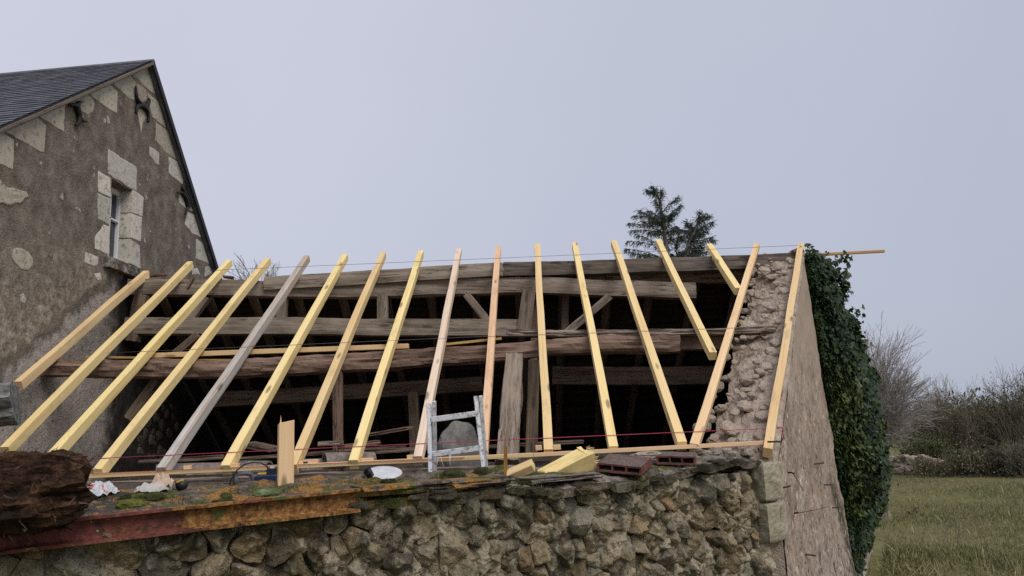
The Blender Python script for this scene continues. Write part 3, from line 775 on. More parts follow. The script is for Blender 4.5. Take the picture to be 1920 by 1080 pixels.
# stones bedded in the wall head
def pebble(seed, sub=2, rough=.28):
    bm = bmesh.new(); bmesh.ops.create_icosphere(bm, subdivisions=sub, radius=.5)
    for v in bm.verts:
        p = v.co.copy(); q = p * 1.5 + Vector((seed * 7.1, seed * 3.3, 0))
        v.co = p * (1 + rough * 1.6 * noise.noise(q) + rough * .5 * noise.noise(q * 3.1))
        v.co.x = max(-.43, min(.43, v.co.x)); v.co.y = max(-.43, min(.43, v.co.y)); v.co.z = max(-.4, min(.38 + .05 * noise.noise(q * 2), v.co.z))
    me = bpy.data.meshes.new('pebble'); bm.to_mesh(me); bm.free(); return me
PEB = [pebble(i, 3) for i in range(12)]
for m in PEB: m.materials.append(M['topstone'])
PEB3 = [m.copy() for m in PEB[:5]]
for m in PEB3: m.materials.clear(); m.materials.append(M['interior'])
for p, sz_ in inner_stones:
    obj('exposed_stone', random.choice(PEB3), M['interior'], house, Matrix.Translation(p - Vector((sz_ * .08, 0, 0))) @ Matrix.Rotation(random.uniform(0, 6.3), 4, 'X') @ Matrix.Diagonal((sz_ * .5, sz_ * 1.2, sz_, 1)))
placed = []
tries = 0
while len(placed) < 110 and tries < 9000:
    tries += 1
    u = random.uniform(.02, 3.75); f = random.random() ** .8 * 1.04
    big = random.random() < .2
    s = random.uniform(.09, .15) if big else random.uniform(.03, .075)
    if any((u - a) ** 2 + ((f - b) * .5) ** 2 < (.36 * (s + c)) ** 2 for a, b, c in placed): continue
    placed.append((u, f, s))
    b = E0 + ED * u - EN * (f * .5 + .02)
    z = endtop(b.y) + .05 * fbm((b.x, b.y, 0), 3.5, 5) - .05 * f * f
    nrm = (Vector((0, -.56, .82)) + Vector(noise.random_unit_vector()) * .25).normalized()
    Mx = Matrix.Translation(Vector((b.x, b.y, z - s * (.18 if not big else .21)))) @ nrm.to_track_quat('Z', 'Y').to_matrix().to_4x4() @ Matrix.Rotation(random.uniform(0, 6.3), 4, 'Z') @ Matrix.Diagonal((s * random.uniform(.8, 1.4), s, s * random.uniform(.45, .7), 1))
    obj('stone', random.choice(PEB), M['topstone'], ew, Mx)
# big stones showing on the ragged inner edge
for u in np.arange(.15, 3.7, .19):
    b = E0 + ED * (u + random.uniform(-.04, .04)) - EN * (.50 + random.uniform(-.02, .06)); s = random.uniform(.08, .15)
    z = endtop(b.y) - random.uniform(.07, .16)
    Mx = Matrix.Translation(Vector((b.x, b.y, z))) @ Matrix.Rotation(random.uniform(0, 6.3), 4, 'Z') @ Matrix.Rotation(random.uniform(-.5, .5), 4, 'X') @ Matrix.Diagonal((s, s * .8, s * .7, 1))
    obj('stone', random.choice(PEB), M['topstone'], ew, Mx)
# iron hooks and hanging wires on the outer face
def onend(px, py, off=0.):
    r = ray(px, py); t = (EN.dot(E0 - EYE) + off) / EN.dot(r); return EYE + r * t
for (x0, y0, x1, y1) in ((1456, 828, 1464, 828), (1529, 870, 1544, 868), (1484, 886, 1489, 888), (1470, 914, 1482, 911), (1551, 909, 1560, 909), (1492, 962, 1496, 961), (1565, 952, 1572, 951), (1515, 1040, 1529, 1042)):
    A, B = onend(x0, y0, .025), onend(x1, y1, .05)
    tube('hook', [A - EN * .06, A, B], .0065, M['rust'], ew, 5)
for pts in ([(1487, 888), (1498, 905), (1506, 921)], [(1539, 875), (1540, 892), (1538, 905), (1550, 911)], [(1497, 962), (1530, 956), (1556, 949)]):
    tube('wire', [onend(x, y, .035) for x, y in pts], .0025, M['rust'], ew, 4)

# front wall under the plate, loft floor, back slope with its old rafters and battens
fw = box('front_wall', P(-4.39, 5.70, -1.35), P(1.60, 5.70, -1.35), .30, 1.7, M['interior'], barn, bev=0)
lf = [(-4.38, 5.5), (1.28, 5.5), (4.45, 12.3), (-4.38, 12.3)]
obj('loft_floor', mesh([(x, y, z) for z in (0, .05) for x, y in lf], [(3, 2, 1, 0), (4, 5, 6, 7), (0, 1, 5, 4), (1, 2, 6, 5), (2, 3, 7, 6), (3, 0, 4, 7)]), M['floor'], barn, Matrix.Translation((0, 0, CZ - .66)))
def back_roof():
    A = Vector((0, YR + .16, ZR - .10)); s = .70; Ln = 4.6
    d = Vector((0, 1, -s)).normalized(); nn = Vector((0, s, 1)).normalized()
    x0, x1 = -4.38, 3.28
    def row(t, o=0): return A + d * t + nn * o
    Vx = [row(0, 0) + Vector((x0, 0, 0)), row(0, 0) + Vector((x1, 0, 0)), row(Ln, 0) + Vector((5.4, 0, 0)), row(Ln, 0) + Vector((x0, 0, 0)),
          row(0, .05) + Vector((x0, 0, 0)), row(0, .05) + Vector((x1, 0, 0)), row(Ln, .05) + Vector((5.4, 0, 0)), row(Ln, .05) + Vector((x0, 0, 0))]
    br = obj('back_roof', mesh([v - A for v in Vx], [(0, 1, 2, 3), (7, 6, 5, 4), (4, 5, 1, 0), (5, 6, 2, 1), (6, 7, 3, 2), (7, 4, 0, 3)]), M['inner_shade'], barn, Matrix.Translation(A))
    for k in range(15):
        x = x0 + .3 + k * .52
        timber('old_rafter', [row(.0, -.075) + Vector((x, 0, 0)), row(Ln - .2, -.075) + Vector((x + random.uniform(-.08, .08), 0, 0))], .10, .10, M['olddark'], br, up=nn, seg=.25, ns=2, rnd=.4)
    for k in range(22):
        t = .1 + k * .2
        box('batten', row(t, -.012) + Vector((x0 + .02, 0, 0)), row(t, -.012) + Vector((x1 + .05, 0, 0)), .05, .022, M['inner_shade'], br, up=nn, bev=0)
    box('back_wall', Vector((x0, 12.5, .75)), Vector((5.0, 12.5, .75)), .4, 1.5, M['interior'], barn, bev=0)
back_roof()

# ------------------------------------------------------------------ the barn: old timbers
def old(name, pts, thick, Y, depth, mat='old', **k):
    """old timber seen along photo pixels, standing at distance Y"""
    ps = [atY(x, y, Y) for x, y in pts]; th = thick * (ps[0] - EYE).length / F * .98
    return timber(name, ps, depth, th, M[mat], barn, **k)
YB = 8.56
old('ridge_beam', [(499, 534), (620, 528), (760, 517), (943, 507)], 25, YB, .18, 'old', rnd=.1, wav=.01)
rb = old('ridge_beam', [(944, 507), (1200, 501), (1492, 490)], 27, YB + .02, .20, 'oldgrey', rnd=.1); rb['label'] = 'darker right half of the ridge beam'
old('under_ridge_beam', [(246, 540), (400, 541), (640, 545), (860, 540), (1000, 536), (1160, 542), (1302, 546)], 28, YB + .05, .19, 'old', rnd=.22)
old('board', [(1090, 523), (1405, 519)], 22, YB + .22, .10, 'oldbrown', rnd=.1)
old('tie_beam', [(240, 612), (600, 613), (985, 617)], 29, YB + .02, .19, 'old', rnd=.15)
pur = timber('purlin', [roof(x, y, -.20) for x, y in ((88, 690), (250, 692), (400, 693), (560, 686), (700, 678), (830, 667), (950, 661), (1050, 652), (1140, 648), (1272, 645))], .20, .165, M['oldbrown'], barn, rough=.018, wav=.02, rnd=.5, seg=.035)
timber('hewn_plank', [roof(x, y, o) + Vector((0, d, .02)) for x, y, o, d in ((952, 628, -.115, .12), (1150, 628, -.115, .12), (1340, 626, -.10, .08), (1452, 623, -.055, .0))], .16, .06, M['old'], barn, rough=.012, rnd=.2, seg=.03)
timber('purlin', [roof(x, y, -.19) + Vector((0, .12, 0)) for x, y in ((1262, 641), (1400, 641))], .15, .13, M['oldbrown'], barn, rnd=.05, rough=.002)
def post(name, pts, wpx, Y, mat='old', rnd=.2, Y2=None, **k):
    a, b = atY(*pts[0], Y), atY(*pts[1], Y2 or Y); wd = wpx * Y / F
    return timber(name, [a, b], k.pop('depth', wd), wd, M[mat], barn, up=Vector((1, 0, 0)) if abs((b - a).normalized().x) < .8 else Vector((0, 0, 1)), rnd=rnd, **k)
post('post', [(268, 553), (250, 640)], 26, YB, 'olddark', rnd=.6)
post('brace', [(388, 556), (355, 600)], 17, YB + .02)
post('post', [(531, 556), (528, 600)], 18, YB)
post('post', [(718, 554), (718, 601)], 20, YB)
post('brace', [(874, 552), (914, 602)], 14, YB)
post('post', [(992, 547), (982, 626)], 26, YB - .03)
post('post', [(1004, 547), (1000, 700)], 14, YB + .15, 'oldbrown')
post('brace', [(1143, 556), (1064, 624)], 15, YB)
post('post', [(1060, 555), (1058, 640)], 14, YB + .3, 'olddark')
post('post', [(632, 690), (635, 885)], 19, 7.0, 'oldbrown', rnd=.8, seg=.04)
post('prop', [(966, 672), (952, 872)], 33, 6.85, 'old', rnd=.25, rough=.014, wav=.02, seg=.035, Y2=6.3, taper=1.18, depth=.16)
post('post', [(1001, 676), (996, 860)], 22, 7.05, 'olddark', rnd=.3)
post('brace', [(304, 706), (246, 786)], 22, 7.2, 'olddark', rnd=.5)
post('brace', [(372, 628), (330, 664)], 15, 7.6, 'olddark', rnd=.4)
post('post', [(775, 735), (780, 860)], 20, 9.6, 'olddark', rnd=.3)
old('back_purlin', [(405, 750), (620, 738), (905, 720)], 28, 9.9, .18, 'olddark', rnd=.5)
old('back_purlin', [(1035, 705), (1200, 706), (1345, 704)], 36, 9.7, .2, 'olddark', rnd=.3)
old('back_purlin', [(240, 575), (640, 578), (1330, 572)], 16, 9.5, .14, 'inner_shade', rnd=.4)
# wall plate on the front wall
timber('wall_plate', [P(-3.6, 5.69, -.378), P(-1.6, 5.69, -.372), P(.0, 5.69, -.376)], .25, .21, M['old'], barn, rough=.012, rnd=.25, seg=.04)
timber('wall_plate', [P(.02, 5.70, -.40), P(1.45, 5.70, -.40)], .22, .2, M['oldbrown'], barn, rough=.012, rnd=.25)
# pine nailing strip and packing blocks under the rafter feet
A, B = atY(160, 893, 5.53), atY(1000, 853, 5.53)
box('nailing_strip', A, B, .045, .030, M['pine'], barn)
box('nailing_strip', B + Vector((.002, .004, 0)), atY(1432, 830, 5.53), .045, .028, M['peach'], barn)
for x, y, wpx in ((438, 876, 18), (565, 872, 30), (583, 869, 26), (689, 866, 22), (770, 860, 12), (1010, 842, 12), (1044, 841, 14), (352, 880, 10)):
    a = atY(x - wpx / 2, y - 2, 5.55); b = atY(x + wpx / 2, y - 3, 5.55)
    box('packing_block', a, b, .06, .035, M['peach'], barn)

# ------------------------------------------------------------------ new rafters
RAF = [((275, 513), (36, 723), 'peach'), ((358, 496), (10, 846), 'pine'), ((430, 492), (98, 858), 'pine'), ((503, 489), (184, 888), 'pine'), ((576, 485), (304, 885), 'greypine'),
       ((647, 482), (424, 881), 'pine'), ((718, 478), (549, 880), 'pine'), ((790, 475), (663, 871), 'pine'), ((861, 471), (784, 864), 'pale'), ((934, 467), (906, 856), 'peach'),
       ((1007, 463), (1029, 851), 'pine'), ((1078, 460), (1151, 845), 'pine'), ((1151, 457), (1279, 836), 'pine'), ((1234, 455), (1337, 668), 'pine'), ((1329, 462), (1384, 546), 'pine'),
       ((1419, 462), (1301, 840), 'peach'), ((1501, 464), (1439, 852), 'pine')]
RW, RH = .064, .078
for i, (t, f, m) in enumerate(RAF):
    A, B = roof(*f, -RH / 2), roof(*t, -RH / 2)
    if i == 16: A += RN * .012; B += RN * .012
    o = timber('rafter', [A, B], RW + random.uniform(-.003, .003), RH, M[m], barn, up=RN, rnd=.03, rough=.0006, wav=.008, seg=.12, ns=3, ends=.0)
    if m == 'greypine': o['label'] = 'grey weathered rafter among the yellow ones'
    if m == 'pale': o['label'] = 'pale pinkish rafter behind the ladder'
    if i == 16: o['label'] = 'outermost rafter lying along the end wall'
#==PART3==
# ------------------------------------------------------------------ rubble wall in front
W0 = Vector((-2.2, 2.95, 0)); WD = (E0 - W0).normalized(); WN = Vector((WD.y, -WD.x, 0)); WL = (E0 - W0).length
SB = 1.66                                   # the steel beam ends here
rw = empty('rubble_wall', W0 + WD * 2.3, 'old rubble stone wall across the foreground, mossy along its top', 'wall')
def top_z(s, d):
    """wall head height, d = distance behind the front edge"""
    z = -.335 + .13 * min(d, .55) + .022 * fbm((s * 1.3, d * 2, 3), 2.4, 4)
    z += .034 * max(0, min(1, s / SB)) * max(0, min(1, (SB + 1.1 - s) / 1.1))
    if s < SB: z += .012
    else: z += .030 * fbm((s, d, 9), 4.5, 4) + (.05 if s > 3.6 else 0) * min(1, (s - 3.6) / .5 if s > 3.6 else 0)
    return z
def wall_pt(s, d, up=0.):
    q = W0 + WD * s - WN * d; return Vector((q.x, q.y, CZ + top_z(s, d) + up))
def locate(px, py, up=0.):
    """where a sight line meets the wall head"""
    r = ray(px, py); best = None
    for k in range(400):
        t = (2.4 + k * .01) / r.y; p = EYE + r * t
        v = p - W0; s = v.dot(WD); d = -v.dot(WN)
        if d < 0: continue
        z = CZ + top_z(s, d) + up
        if p.z <= z or d > .5: return Vector((p.x, p.y, z))
    return p
def wall_head():
    V = []; Fc = []; ns, nd = 300, 28; s0, s1 = -.7, WL - .12
    for i in range(ns + 1):
        s = s0 + (s1 - s0) * i / ns
        for j in range(nd + 1):
            if j < 4:
                lip = .03 * fbm((s, 0, 2), 7, 5) + (-.004 if s > SB else -.02)
                V.append(W0 + WD * s + WN * (lip - .02 * (3 - j) / 3) + Vector((0, 0, CZ + top_z(s, 0) - (.05, .03, .012, .0)[j])))
            else:
                d = .56 * (j - 3) / (nd - 3); V.append(wall_pt(s, d, .012 * fbm((s, d, 0), 13, 4)))
    for i in range(ns):
        for j in range(nd):
            a = i * (nd + 1) + j; Fc.append((a, a + nd + 1, a + nd + 2, a + 1))
    o = rw.location
    obj('wall_head', mesh([v - o for v in V], Fc, False), M['walltop'], rw, Matrix.Translation(o))
    V = []; Fc = []; ns, nz = 620, 112                               # rough bed of mortar and half buried stones
    zs = [0, .9] + [1.0 + (CZ - .36 - 1.0) * j / (nz - 2) for j in range(nz - 1)]
    for i in range(ns + 1):
        s = -.7 + (WL - .02 + .7) * i / ns
        for z in zs:
            wq = noise.noise_vector(Vector((s, z, 0)) * 5) * .05; ss, zz = s + wq.x, z + wq.y
            dd, _ = noise.voronoi(Vector((ss / .125, zz / .155, 1.5)), distance_metric='DISTANCE')
            lump = min(1, (dd[1] - dd[0]) * 1.9); sel = noise.cell(Vector((round(_[0].x * 9), round(_[0].y * 9), 3)))
            e = .05 * lump ** .6 * (.6 + .4 * sel) + .030 * fbm((ss, zz * .55, 4), 8, 5) + .016 * fbm((s, z, 8), 28, 4)
            e -= .09 * max(0, min(1, -.05 - 2.2 * fbm((ss, zz, 20), 5.5, 3)))
            V.append(W0 + WD * s + WN * ((-.10 if s < SB else -.055) + e) + Vector((0, 0, z)))
    nz = len(zs) - 1
    for i in range(ns):
        for j in range(nz):
            a = i * (nz + 1) + j; Fc.append((a, a + nz + 1, a + nz + 2, a + 1))
    obj('mortar_bed', mesh([v - o for v in V], Fc, False), M['bedding'], rw, Matrix.Translation(o))
    me = mesh([(0, 0, 0), tuple(WD * (s1 + .7)), tuple(WD * (s1 + .7) + Vector((0, 0, CZ - .40))), (0, 0, CZ - .40)], [(0, 1, 2, 3)])
    obj('back_face', me, M['bedding'], rw, Matrix.Translation(W0 - WD * .7 - WN * .56))
wall_head()

def voronoi(pts, x0, x1, y0, y1):
    cells = []
    P_ = np.array(pts)
    for i, p in enumerate(P_):
        poly = [(x0, y0), (x1, y0), (x1, y1), (x0, y1)]
        dd = ((P_ - p) ** 2).sum(1); order = np.argsort(dd)[1:22]
        for k in order:
            q = P_[k]; m = (p + q) / 2; n = q - p; new = []
            for a, b in zip(poly, poly[1:] + poly[:1]):
                fa = (a[0] - m[0]) * n[0] + (a[1] - m[1]) * n[1]; fb = (b[0] - m[0]) * n[0] + (b[1] - m[1]) * n[1]
                if fa <= 0: new.append(a)
                if fa * fb < 0:
                    t = fa / (fa - fb); new.append((a[0] + (b[0] - a[0]) * t, a[1] + (b[1] - a[1]) * t))
            poly = new
            if len(poly) < 3: break
        cells.append(poly)
    return cells
def rubble_stones():
    s0, s1, z0, z1 = -.4, WL - .19, CZ - 1.22, CZ - .345
    pts = []; tries = 0
    while tries < 14000 and len(pts) < 250:
        tries += 1
        s = random.uniform(s0, s1); z = random.uniform(z0, z1)
        size = .175 - .014 * s
        size *= random.choice((.36, .45, .6, .85, 1.15, 1.55))
        if all(((s - a) * 1.15) ** 2 + ((z - b) * .92) ** 2 > (.5 * (size + c)) ** 2 for a, b, c in pts): pts.append((s, z, size))
    cells = voronoi([(a, b) for a, b, c in pts], s0, s1, z0, z1)
    for (s, z, size), poly in zip(pts, cells):
        if len(poly) < 3: continue
        cx = sum(p[0] for p in poly) / len(poly); cz = sum(p[1] for p in poly) / len(poly)
        sh = random.uniform(.88, 1.04)
        poly = [(cx + (x - cx) * sh, cz + (y - cz) * sh) for x, y in poly]
        q = []
        for a, b in zip(poly, poly[1:] + poly[:1]):
            k = max(2, int(math.hypot(b[0] - a[0], b[1] - a[1]) / .014))
            for i in range(k):
                t = (i + .5) / k; q.append((a[0] + (b[0] - a[0]) * t, a[1] + (b[1] - a[1]) * t))
        poly = q
        n = len(poly); under = s < SB
        h = random.uniform(.004, .07) * (.5 if under else 1) * min(1.3, size / .12)
        planes = [(random.uniform(-1.1, 1.1), random.uniform(-1.1, .9), random.uniform(-.006, .02)) for _ in range(4)]
        V = []
        rings = ((1.0, -.055), (1.0, .05), (.95, .55), (.88, .82), (.78, .95), (.66, 1.0), (.53, 1.0), (.40, 1.0), (.27, 1.0), (.14, 1.0))
        def relief(px, py):
            d = min(a * px + b * py + c for a, b, c in planes)
            p3 = Vector((s + px, z + py, h * 5))
            return d + .026 * fbm(p3, 9, 5) + .024 * (abs(noise.noise(p3 * 17)) - .2) + .012 * noise.noise(p3 * 42)
        for f, hh in rings:
            for (x, y) in poly:
                px, py = (x - cx) * f, (y - cz) * f
                w_ = 1 + .30 * noise.noise(Vector((s + (x - cx), z + (y - cz), h * 9)) * 13); px *= w_; py *= w_
                d = -.055 if hh < 0 else max(-.03, h * hh + relief(px, py) * (.35 + .65 * hh))
                V.append(Vector((px, -d, py)))
        cz_ = h + relief(0, 0)
        V.append(Vector((0, -cz_, 0)))
        Fc = []
        for r in range(len(rings) - 1):
            for i in range(n):
                j = (i + 1) % n; Fc.append((r * n + i, r * n + j, (r + 1) * n + j, (r + 1) * n + i))
        r = len(rings) - 1
        for i in range(n): Fc.append((r * n + i, r * n + (i + 1) % n, len(V) - 1))
        o = W0 + WD * cx + WN * (-.055 if under else -.034); o.z = cz
        Mx = Matrix(((WD.x, -WN.x, 0, o.x), (WD.y, -WN.y, 0, o.y), (0, 0, 1, o.z), (0, 0, 0, 1)))
        obj('stone', mesh(V, Fc, False), M['rubble'], rw, Mx)
rubble_stones()
# loose capping stones along the top edge
PEB2 = [pebble(20 + i, 3, .4) for i in range(8)]
for m in PEB2: m.materials.append(M['rubble'])
for s in np.concatenate([np.arange(SB + .05, WL - .3, .14), np.arange(2.4, WL - .4, .3)]):
    ss = s + random.uniform(-.04, .04); sz = random.uniform(.07, .15)
    p = wall_pt(ss, random.uniform(.0, .06), -sz * .22)
    obj('stone', random.choice(PEB2), M['rubble'], rw, Matrix.Translation(p) @ Matrix.Rotation(random.uniform(0, 6.3), 4, 'Z') @ Matrix.Diagonal((sz * 1.25, sz, sz * .5, 1)))
# dark slab on the wall head next to the beam end
for (s, d, L, wd, t) in ((SB + .25, .11, .46, .26, .05), (SB + .70, .13, .36, .25, .045), (SB + 1.25, .14, .5, .26, .03)):
    c = wall_pt(s, d, .012)
    timber('cap_stone', [c - WD * (L / 2), c + WD * (L / 2)], wd, t, M['walltop'], rw, rough=.008, wav=.012, rnd=.3, seg=.03)
# the two dressed corner blocks
for (ya, yb) in ((868, 938), (944, 1016)):
    zt, zb = atY(1434, ya, 5.32).z, atY(1434, yb, 5.32).z
    c0 = E0 + WN * .012 + EN * .012
    key = [c0 - WD * .15, c0, c0 + ED * .15, c0 + ED * .15 - EN * .2, c0 - WD * .15 - WN * .2]
    foot = []
    for a, b in zip(key, key[1:] + key[:1]):
        k = max(3, int((b - a).length / .02))
        for i in range(k): foot.append(a.lerp(b, i / k))
    nf = len(foot); cen = sum(foot, Vector()) / nf; V = []; Fc = []; nl = 22
    for j in range(nl + 1):
        z = zb + (zt - zb) * j / nl; e = min(j, nl - j); f = (.90, .965, .985, 1)[min(e, 3)]
        for p in foot:
            q = cen + (p - cen) * f; v3 = Vector((q.x, q.y, z)); nv = (p - cen).normalized() * (.018 * fbm(v3, 7, 5) + .006 * fbm(v3, 30, 3))
            cr = (p - c0).length; q = q + (cen - p).normalized() * max(0, .02 - cr) * .6
            V.append(Vector((q.x + nv.x - cen.x, q.y + nv.y - cen.y, z + .008 * noise.noise(v3 * 12))))
    for j in range(nl):
        for k in range(nf):
            a = j * nf + k; b = j * nf + (k + 1) % nf; Fc.append((a, b, b + nf, a + nf))
    Fc += [tuple(range(nf))[::-1], tuple(nl * nf + k for k in range(nf))]
    obj('corner_block', mesh(V, Fc), M['quoin'], rw, Matrix.Translation((cen.x, cen.y, 0)))

# ------------------------------------------------------------------ red steel channel beam on the wall
def steel_beam():
    prof = [(-.055, .0), (.0, .0), (.0, -.012), (-.034, -.018), (-.040, -.024), (-.040, -.084), (-.034, -.090), (0, -.096), (0, -.108), (-.055, -.108)]    # out, down
    V = []; Fc = []; n = 120; L = SB + .75; k = len(prof)
    for i in range(n + 1):
        s = L * i / n
        for (a, b) in prof:
            e = .0035 * fbm((s, a * 9, b * 9), 9, 4)
            V.append(WD * s + WN * (a + e) + Vector((0, 0, b + e * .7 + .034 * max(0, s - .75) / SB)))
    for i in range(n):
        for q in range(k): Fc.append((i * k + q, i * k + (q + 1) % k, (i + 1) * k + (q + 1) % k, (i + 1) * k + q))
    Fc += [tuple(range(k)), tuple(n * k + q for q in range(k))[::-1]]
    me = mesh(V, Fc); bm = bmesh.new(); bm.from_mesh(me); bmesh.ops.recalc_face_normals(bm, faces=bm.faces); bm.to_mesh(me); bm.free()
    o = W0 - WD * .75 + WN * .035
    return tag(obj('steel_beam', me, M['steel'], None, Matrix.Translation((o.x, o.y, CZ - .296))), 'rusty red painted steel channel beam crusted with orange lichen', 'beam')
steel_beam()

# ------------------------------------------------------------------ moss on wall head and beam
def moss_fuzz():
    pos, nr, tn, sz, mi = [], [], [], [], []
    for _ in range(26000):
        s = random.uniform(-.2, WL - .2); d = random.uniform(-.03, .5)
        q = W0 + WD * s - WN * d
        v = noise.noise(Vector((q.x, q.y, 0)) * 5.5) + .4 * noise.noise(Vector((q.x, q.y, 4)) * 16)
        lim = .30 if s < SB else .22
        if 1.6 < s < 2.7: lim = .05
        if v < lim: continue
        p = wall_pt(s, max(d, 0), .004)
        if d < 0: p += WN * .02
        pos.append(p); nr.append((random.gauss(0, 1), random.gauss(0, 1), .3)); tn.append((random.gauss(0, .5), random.gauss(0, .5), 1)); sz.append(random.uniform(.008, .022))
        g = noise.noise(Vector((q.x, q.y, 9)) * 3.5); mi.append(0 if g > .1 else (1 if random.random() < .8 else 2))
    tag(leaf_cloud('moss', pos, nr, tn, np.array(sz), [M['moss'], M['moss_dark'], M['grass_b']], None, 'blade', mi), 'low moss growing along the stone wall top', 'moss', kind='stuff')
moss_fuzz()
def moss_cushion(px, py, rpx, hgt, mat, label, asp=1.5):
    c = locate(px, py); r = rpx * (c - EYE).length / F
    t = empty('moss_cushion', c, label, 'moss')
    bm = bmesh.new(); bmesh.ops.create_icosphere(bm, subdivisions=4, radius=1)
    for v in bm.verts:
        p = v.co.copy(); k = 1 + .2 * noise.noise(p * 2.3 + c) + .07 * noise.noise(p * 9 + c); v.co = Vector((p.x * r * k, p.y * r * k / asp * 1.2, p.z * r * hgt * k))
    me = bpy.data.meshes.new('cushion'); bm.to_mesh(me); bm.free()
    pts = [(v.co.copy(), v.normal.copy()) for v in me.vertices if v.co.z > -.2 * r * hgt]
    obj('cushion', me, mat, t, Matrix.Translation(c))
    pos, nr, tn, sz = [], [], [], []
    for _ in range(1100):
        p, n = random.choice(pts); j = Vector((random.gauss(0, .35), random.gauss(0, .35), random.gauss(0, .35)))
        pos.append(p + n * -.001 + j * .003); tn.append((n + j)); nr.append(noise.random_unit_vector()); sz.append(random.uniform(.005, .012))
    leaf_cloud('fuzz', pos, nr, tn, np.array(sz), mat, t, 'blade', None, Matrix.Translation(c))
moss_cushion(246, 948, 26, .42, M['moss'], 'largest bright green moss cushion, next to the rotten log end')
moss_cushion(262, 936, 17, .5, M['moss'], 'small moss cushion just behind the largest bright one')
moss_cushion(285, 935, 22, .4, M['moss_dark'], 'dull green moss cushion right of the largest bright one')
moss_cushion(240, 936, 12, .5, M['moss_dark'], 'dark little moss cushion left behind the largest bright one')
moss_cushion(500, 926, 26, .32, M['moss_pale'], 'pale grey green moss cushion in front of the upright pine offcut')
moss_cushion(418, 948, 21, .5, M['moss_dark'], 'dark green moss cushion on the beam edge, left of the pale one')
moss_cushion(424, 932, 9, .6, M['moss'], 'tiny round moss cushion above the dark one on the beam')
moss_cushion(593, 936, 11, .6, M['moss_dark'], 'tiny dark moss cushion near the right end of the steel beam')
moss_cushion(662, 925, 9, .6, M['moss'], 'tiny green moss cushion left of the white plastic shell')
moss_cushion(756, 910, 26, .38, M['moss'], 'broad yellow green moss mound in front of the white plastic shell')
moss_cushion(728, 908, 15, .6, M['moss_dark'], 'brown mossy lump leaning on the white plastic shell')
moss_cushion(850, 896, 24, .6, M['moss_dark'], 'brown mossy clod between the ladder feet')
moss_cushion(835, 908, 20, .35, M['moss'], 'flat green moss patch below the ladder')
moss_cushion(905, 890, 18, .6, M['moss_dark'], 'dark mossy clod at the right foot of the ladder')

# ------------------------------------------------------------------ big weathered timbers at the left edge
def rotten_log():
    c = atY(156, 914, 3.12); ax = (WD * .92 + Vector((0, .0, .02))).normalized()
    A = c - ax * 1.3
    o = timber('rotten_log', [A, c], .35, .285, M['rot'], None, rough=.045, wav=.03, rnd=.85, seg=.012, ns=18, ends=.05)
    for v in o.data.vertices:
        n = noise.noise_vector(Vector((v.co.x * 14, v.co.y * 34, v.co.z * 34))); n2 = noise.noise_vector(v.co * 70)
        v.co += Vector((n.x * .012, n.y * .016, n.z * .016)) + n2 * .005
        k = max(0, v.co.x - 1.16) / .14                        # broken end, rounded off
        k = min(k, 1.15); v.co.y *= 1 - .32 * k * k; v.co.z *= 1 - .26 * k * k; v.co.x += .03 * noise.noise(Vector((v.co.y * 12, v.co.z * 12, 1))) * k
    tag(o, 'dark brown rotten log lying over the end of the red beam', 'log')
    pos, nr, tn, sz, mi = [], [], [], [], []
    Mx = WM[o.name]
    for _ in range(2600):
        v = random.choice(o.data.vertices)
        if v.co.x < .75: continue
        pos.append(v.co.copy()); nr.append(noise.random_unit_vector()); tn.append((random.gauss(1, .5), random.gauss(0, .6), random.gauss(0, .6))); sz.append(random.uniform(.015, .05)); mi.append(random.random() < .22)
    leaf_cloud('splinters', pos, nr, tn, np.array(sz), [M['rot'], M['oldbrown']], o, 'blade', np.array(mi, int), Mx)
    return c, ax
lc, lax = rotten_log()
c = atY(30, 752, 3.0)
o = timber('grey_timber', [Vector((c.x - 1.05, c.y - .45, c.z - .20)), c], .2, .165, M['greyend'], None, rough=.04, wav=.02, rnd=.85, seg=.03, ns=10, ends=.001)
tag(o, 'grey weathered timber end poking in at the left edge above the log', 'timber')

# ------------------------------------------------------------------ loose things on the wall
# upright pine offcut
b = locate(535, 908); wd = 33 * (b - EYE).length / F
ht = 112 * (b - EYE).length / F
def offcut_post():
    bm = bmesh.new(); x, y = wd * .40, wd * .36
    vs_ = [(-x, -y, -.03), (x, -y, -.03), (x, y, -.03), (-x, y, -.03), (-x * .95, -y, ht * .94), (x, -y, ht * .985), (x, y, ht * .93), (-x, y, ht * .92)]
    V = [bm.verts.new(v) for v in vs_]
    for f in ((3, 2, 1, 0), (0, 1, 5, 4), (1, 2, 6, 5), (2, 3, 7, 6), (3, 0, 4, 7), (4, 5, 6, 7)): bm.faces.new([V[i] for i in f])
    bmesh.ops.bevel(bm, geom=bm.edges[:], offset=.002, segments=1, affect='EDGES')
    for v in bm.verts: v.co = Vector((v.co.z, v.co.y, -v.co.x))
    me = bpy.data.meshes.new('offcut'); bm.to_mesh(me); bm.free()
    Mx = Matrix.Translation(b) @ Matrix.Rotation(R(22), 4, 'Z') @ Matrix.Rotation(R(-90), 4, 'Y')
    o = tag(obj('pine_offcut', me, M['pineoff'], None, Mx), 'short square pine offcut standing upright on the wall head', 'offcut')
    t = b + Vector((-wd * .34, -.0, ht * .90))
    obj('splinter', mesh([(0, 0, 0), (.012, 0, 0), (.006, .006, 0), (.005, .002, .055)], [(0, 1, 3), (1, 2, 3), (2, 0, 3), (2, 1, 0)]), M['peach'], o, Matrix.Translation(t))
offcut_post()
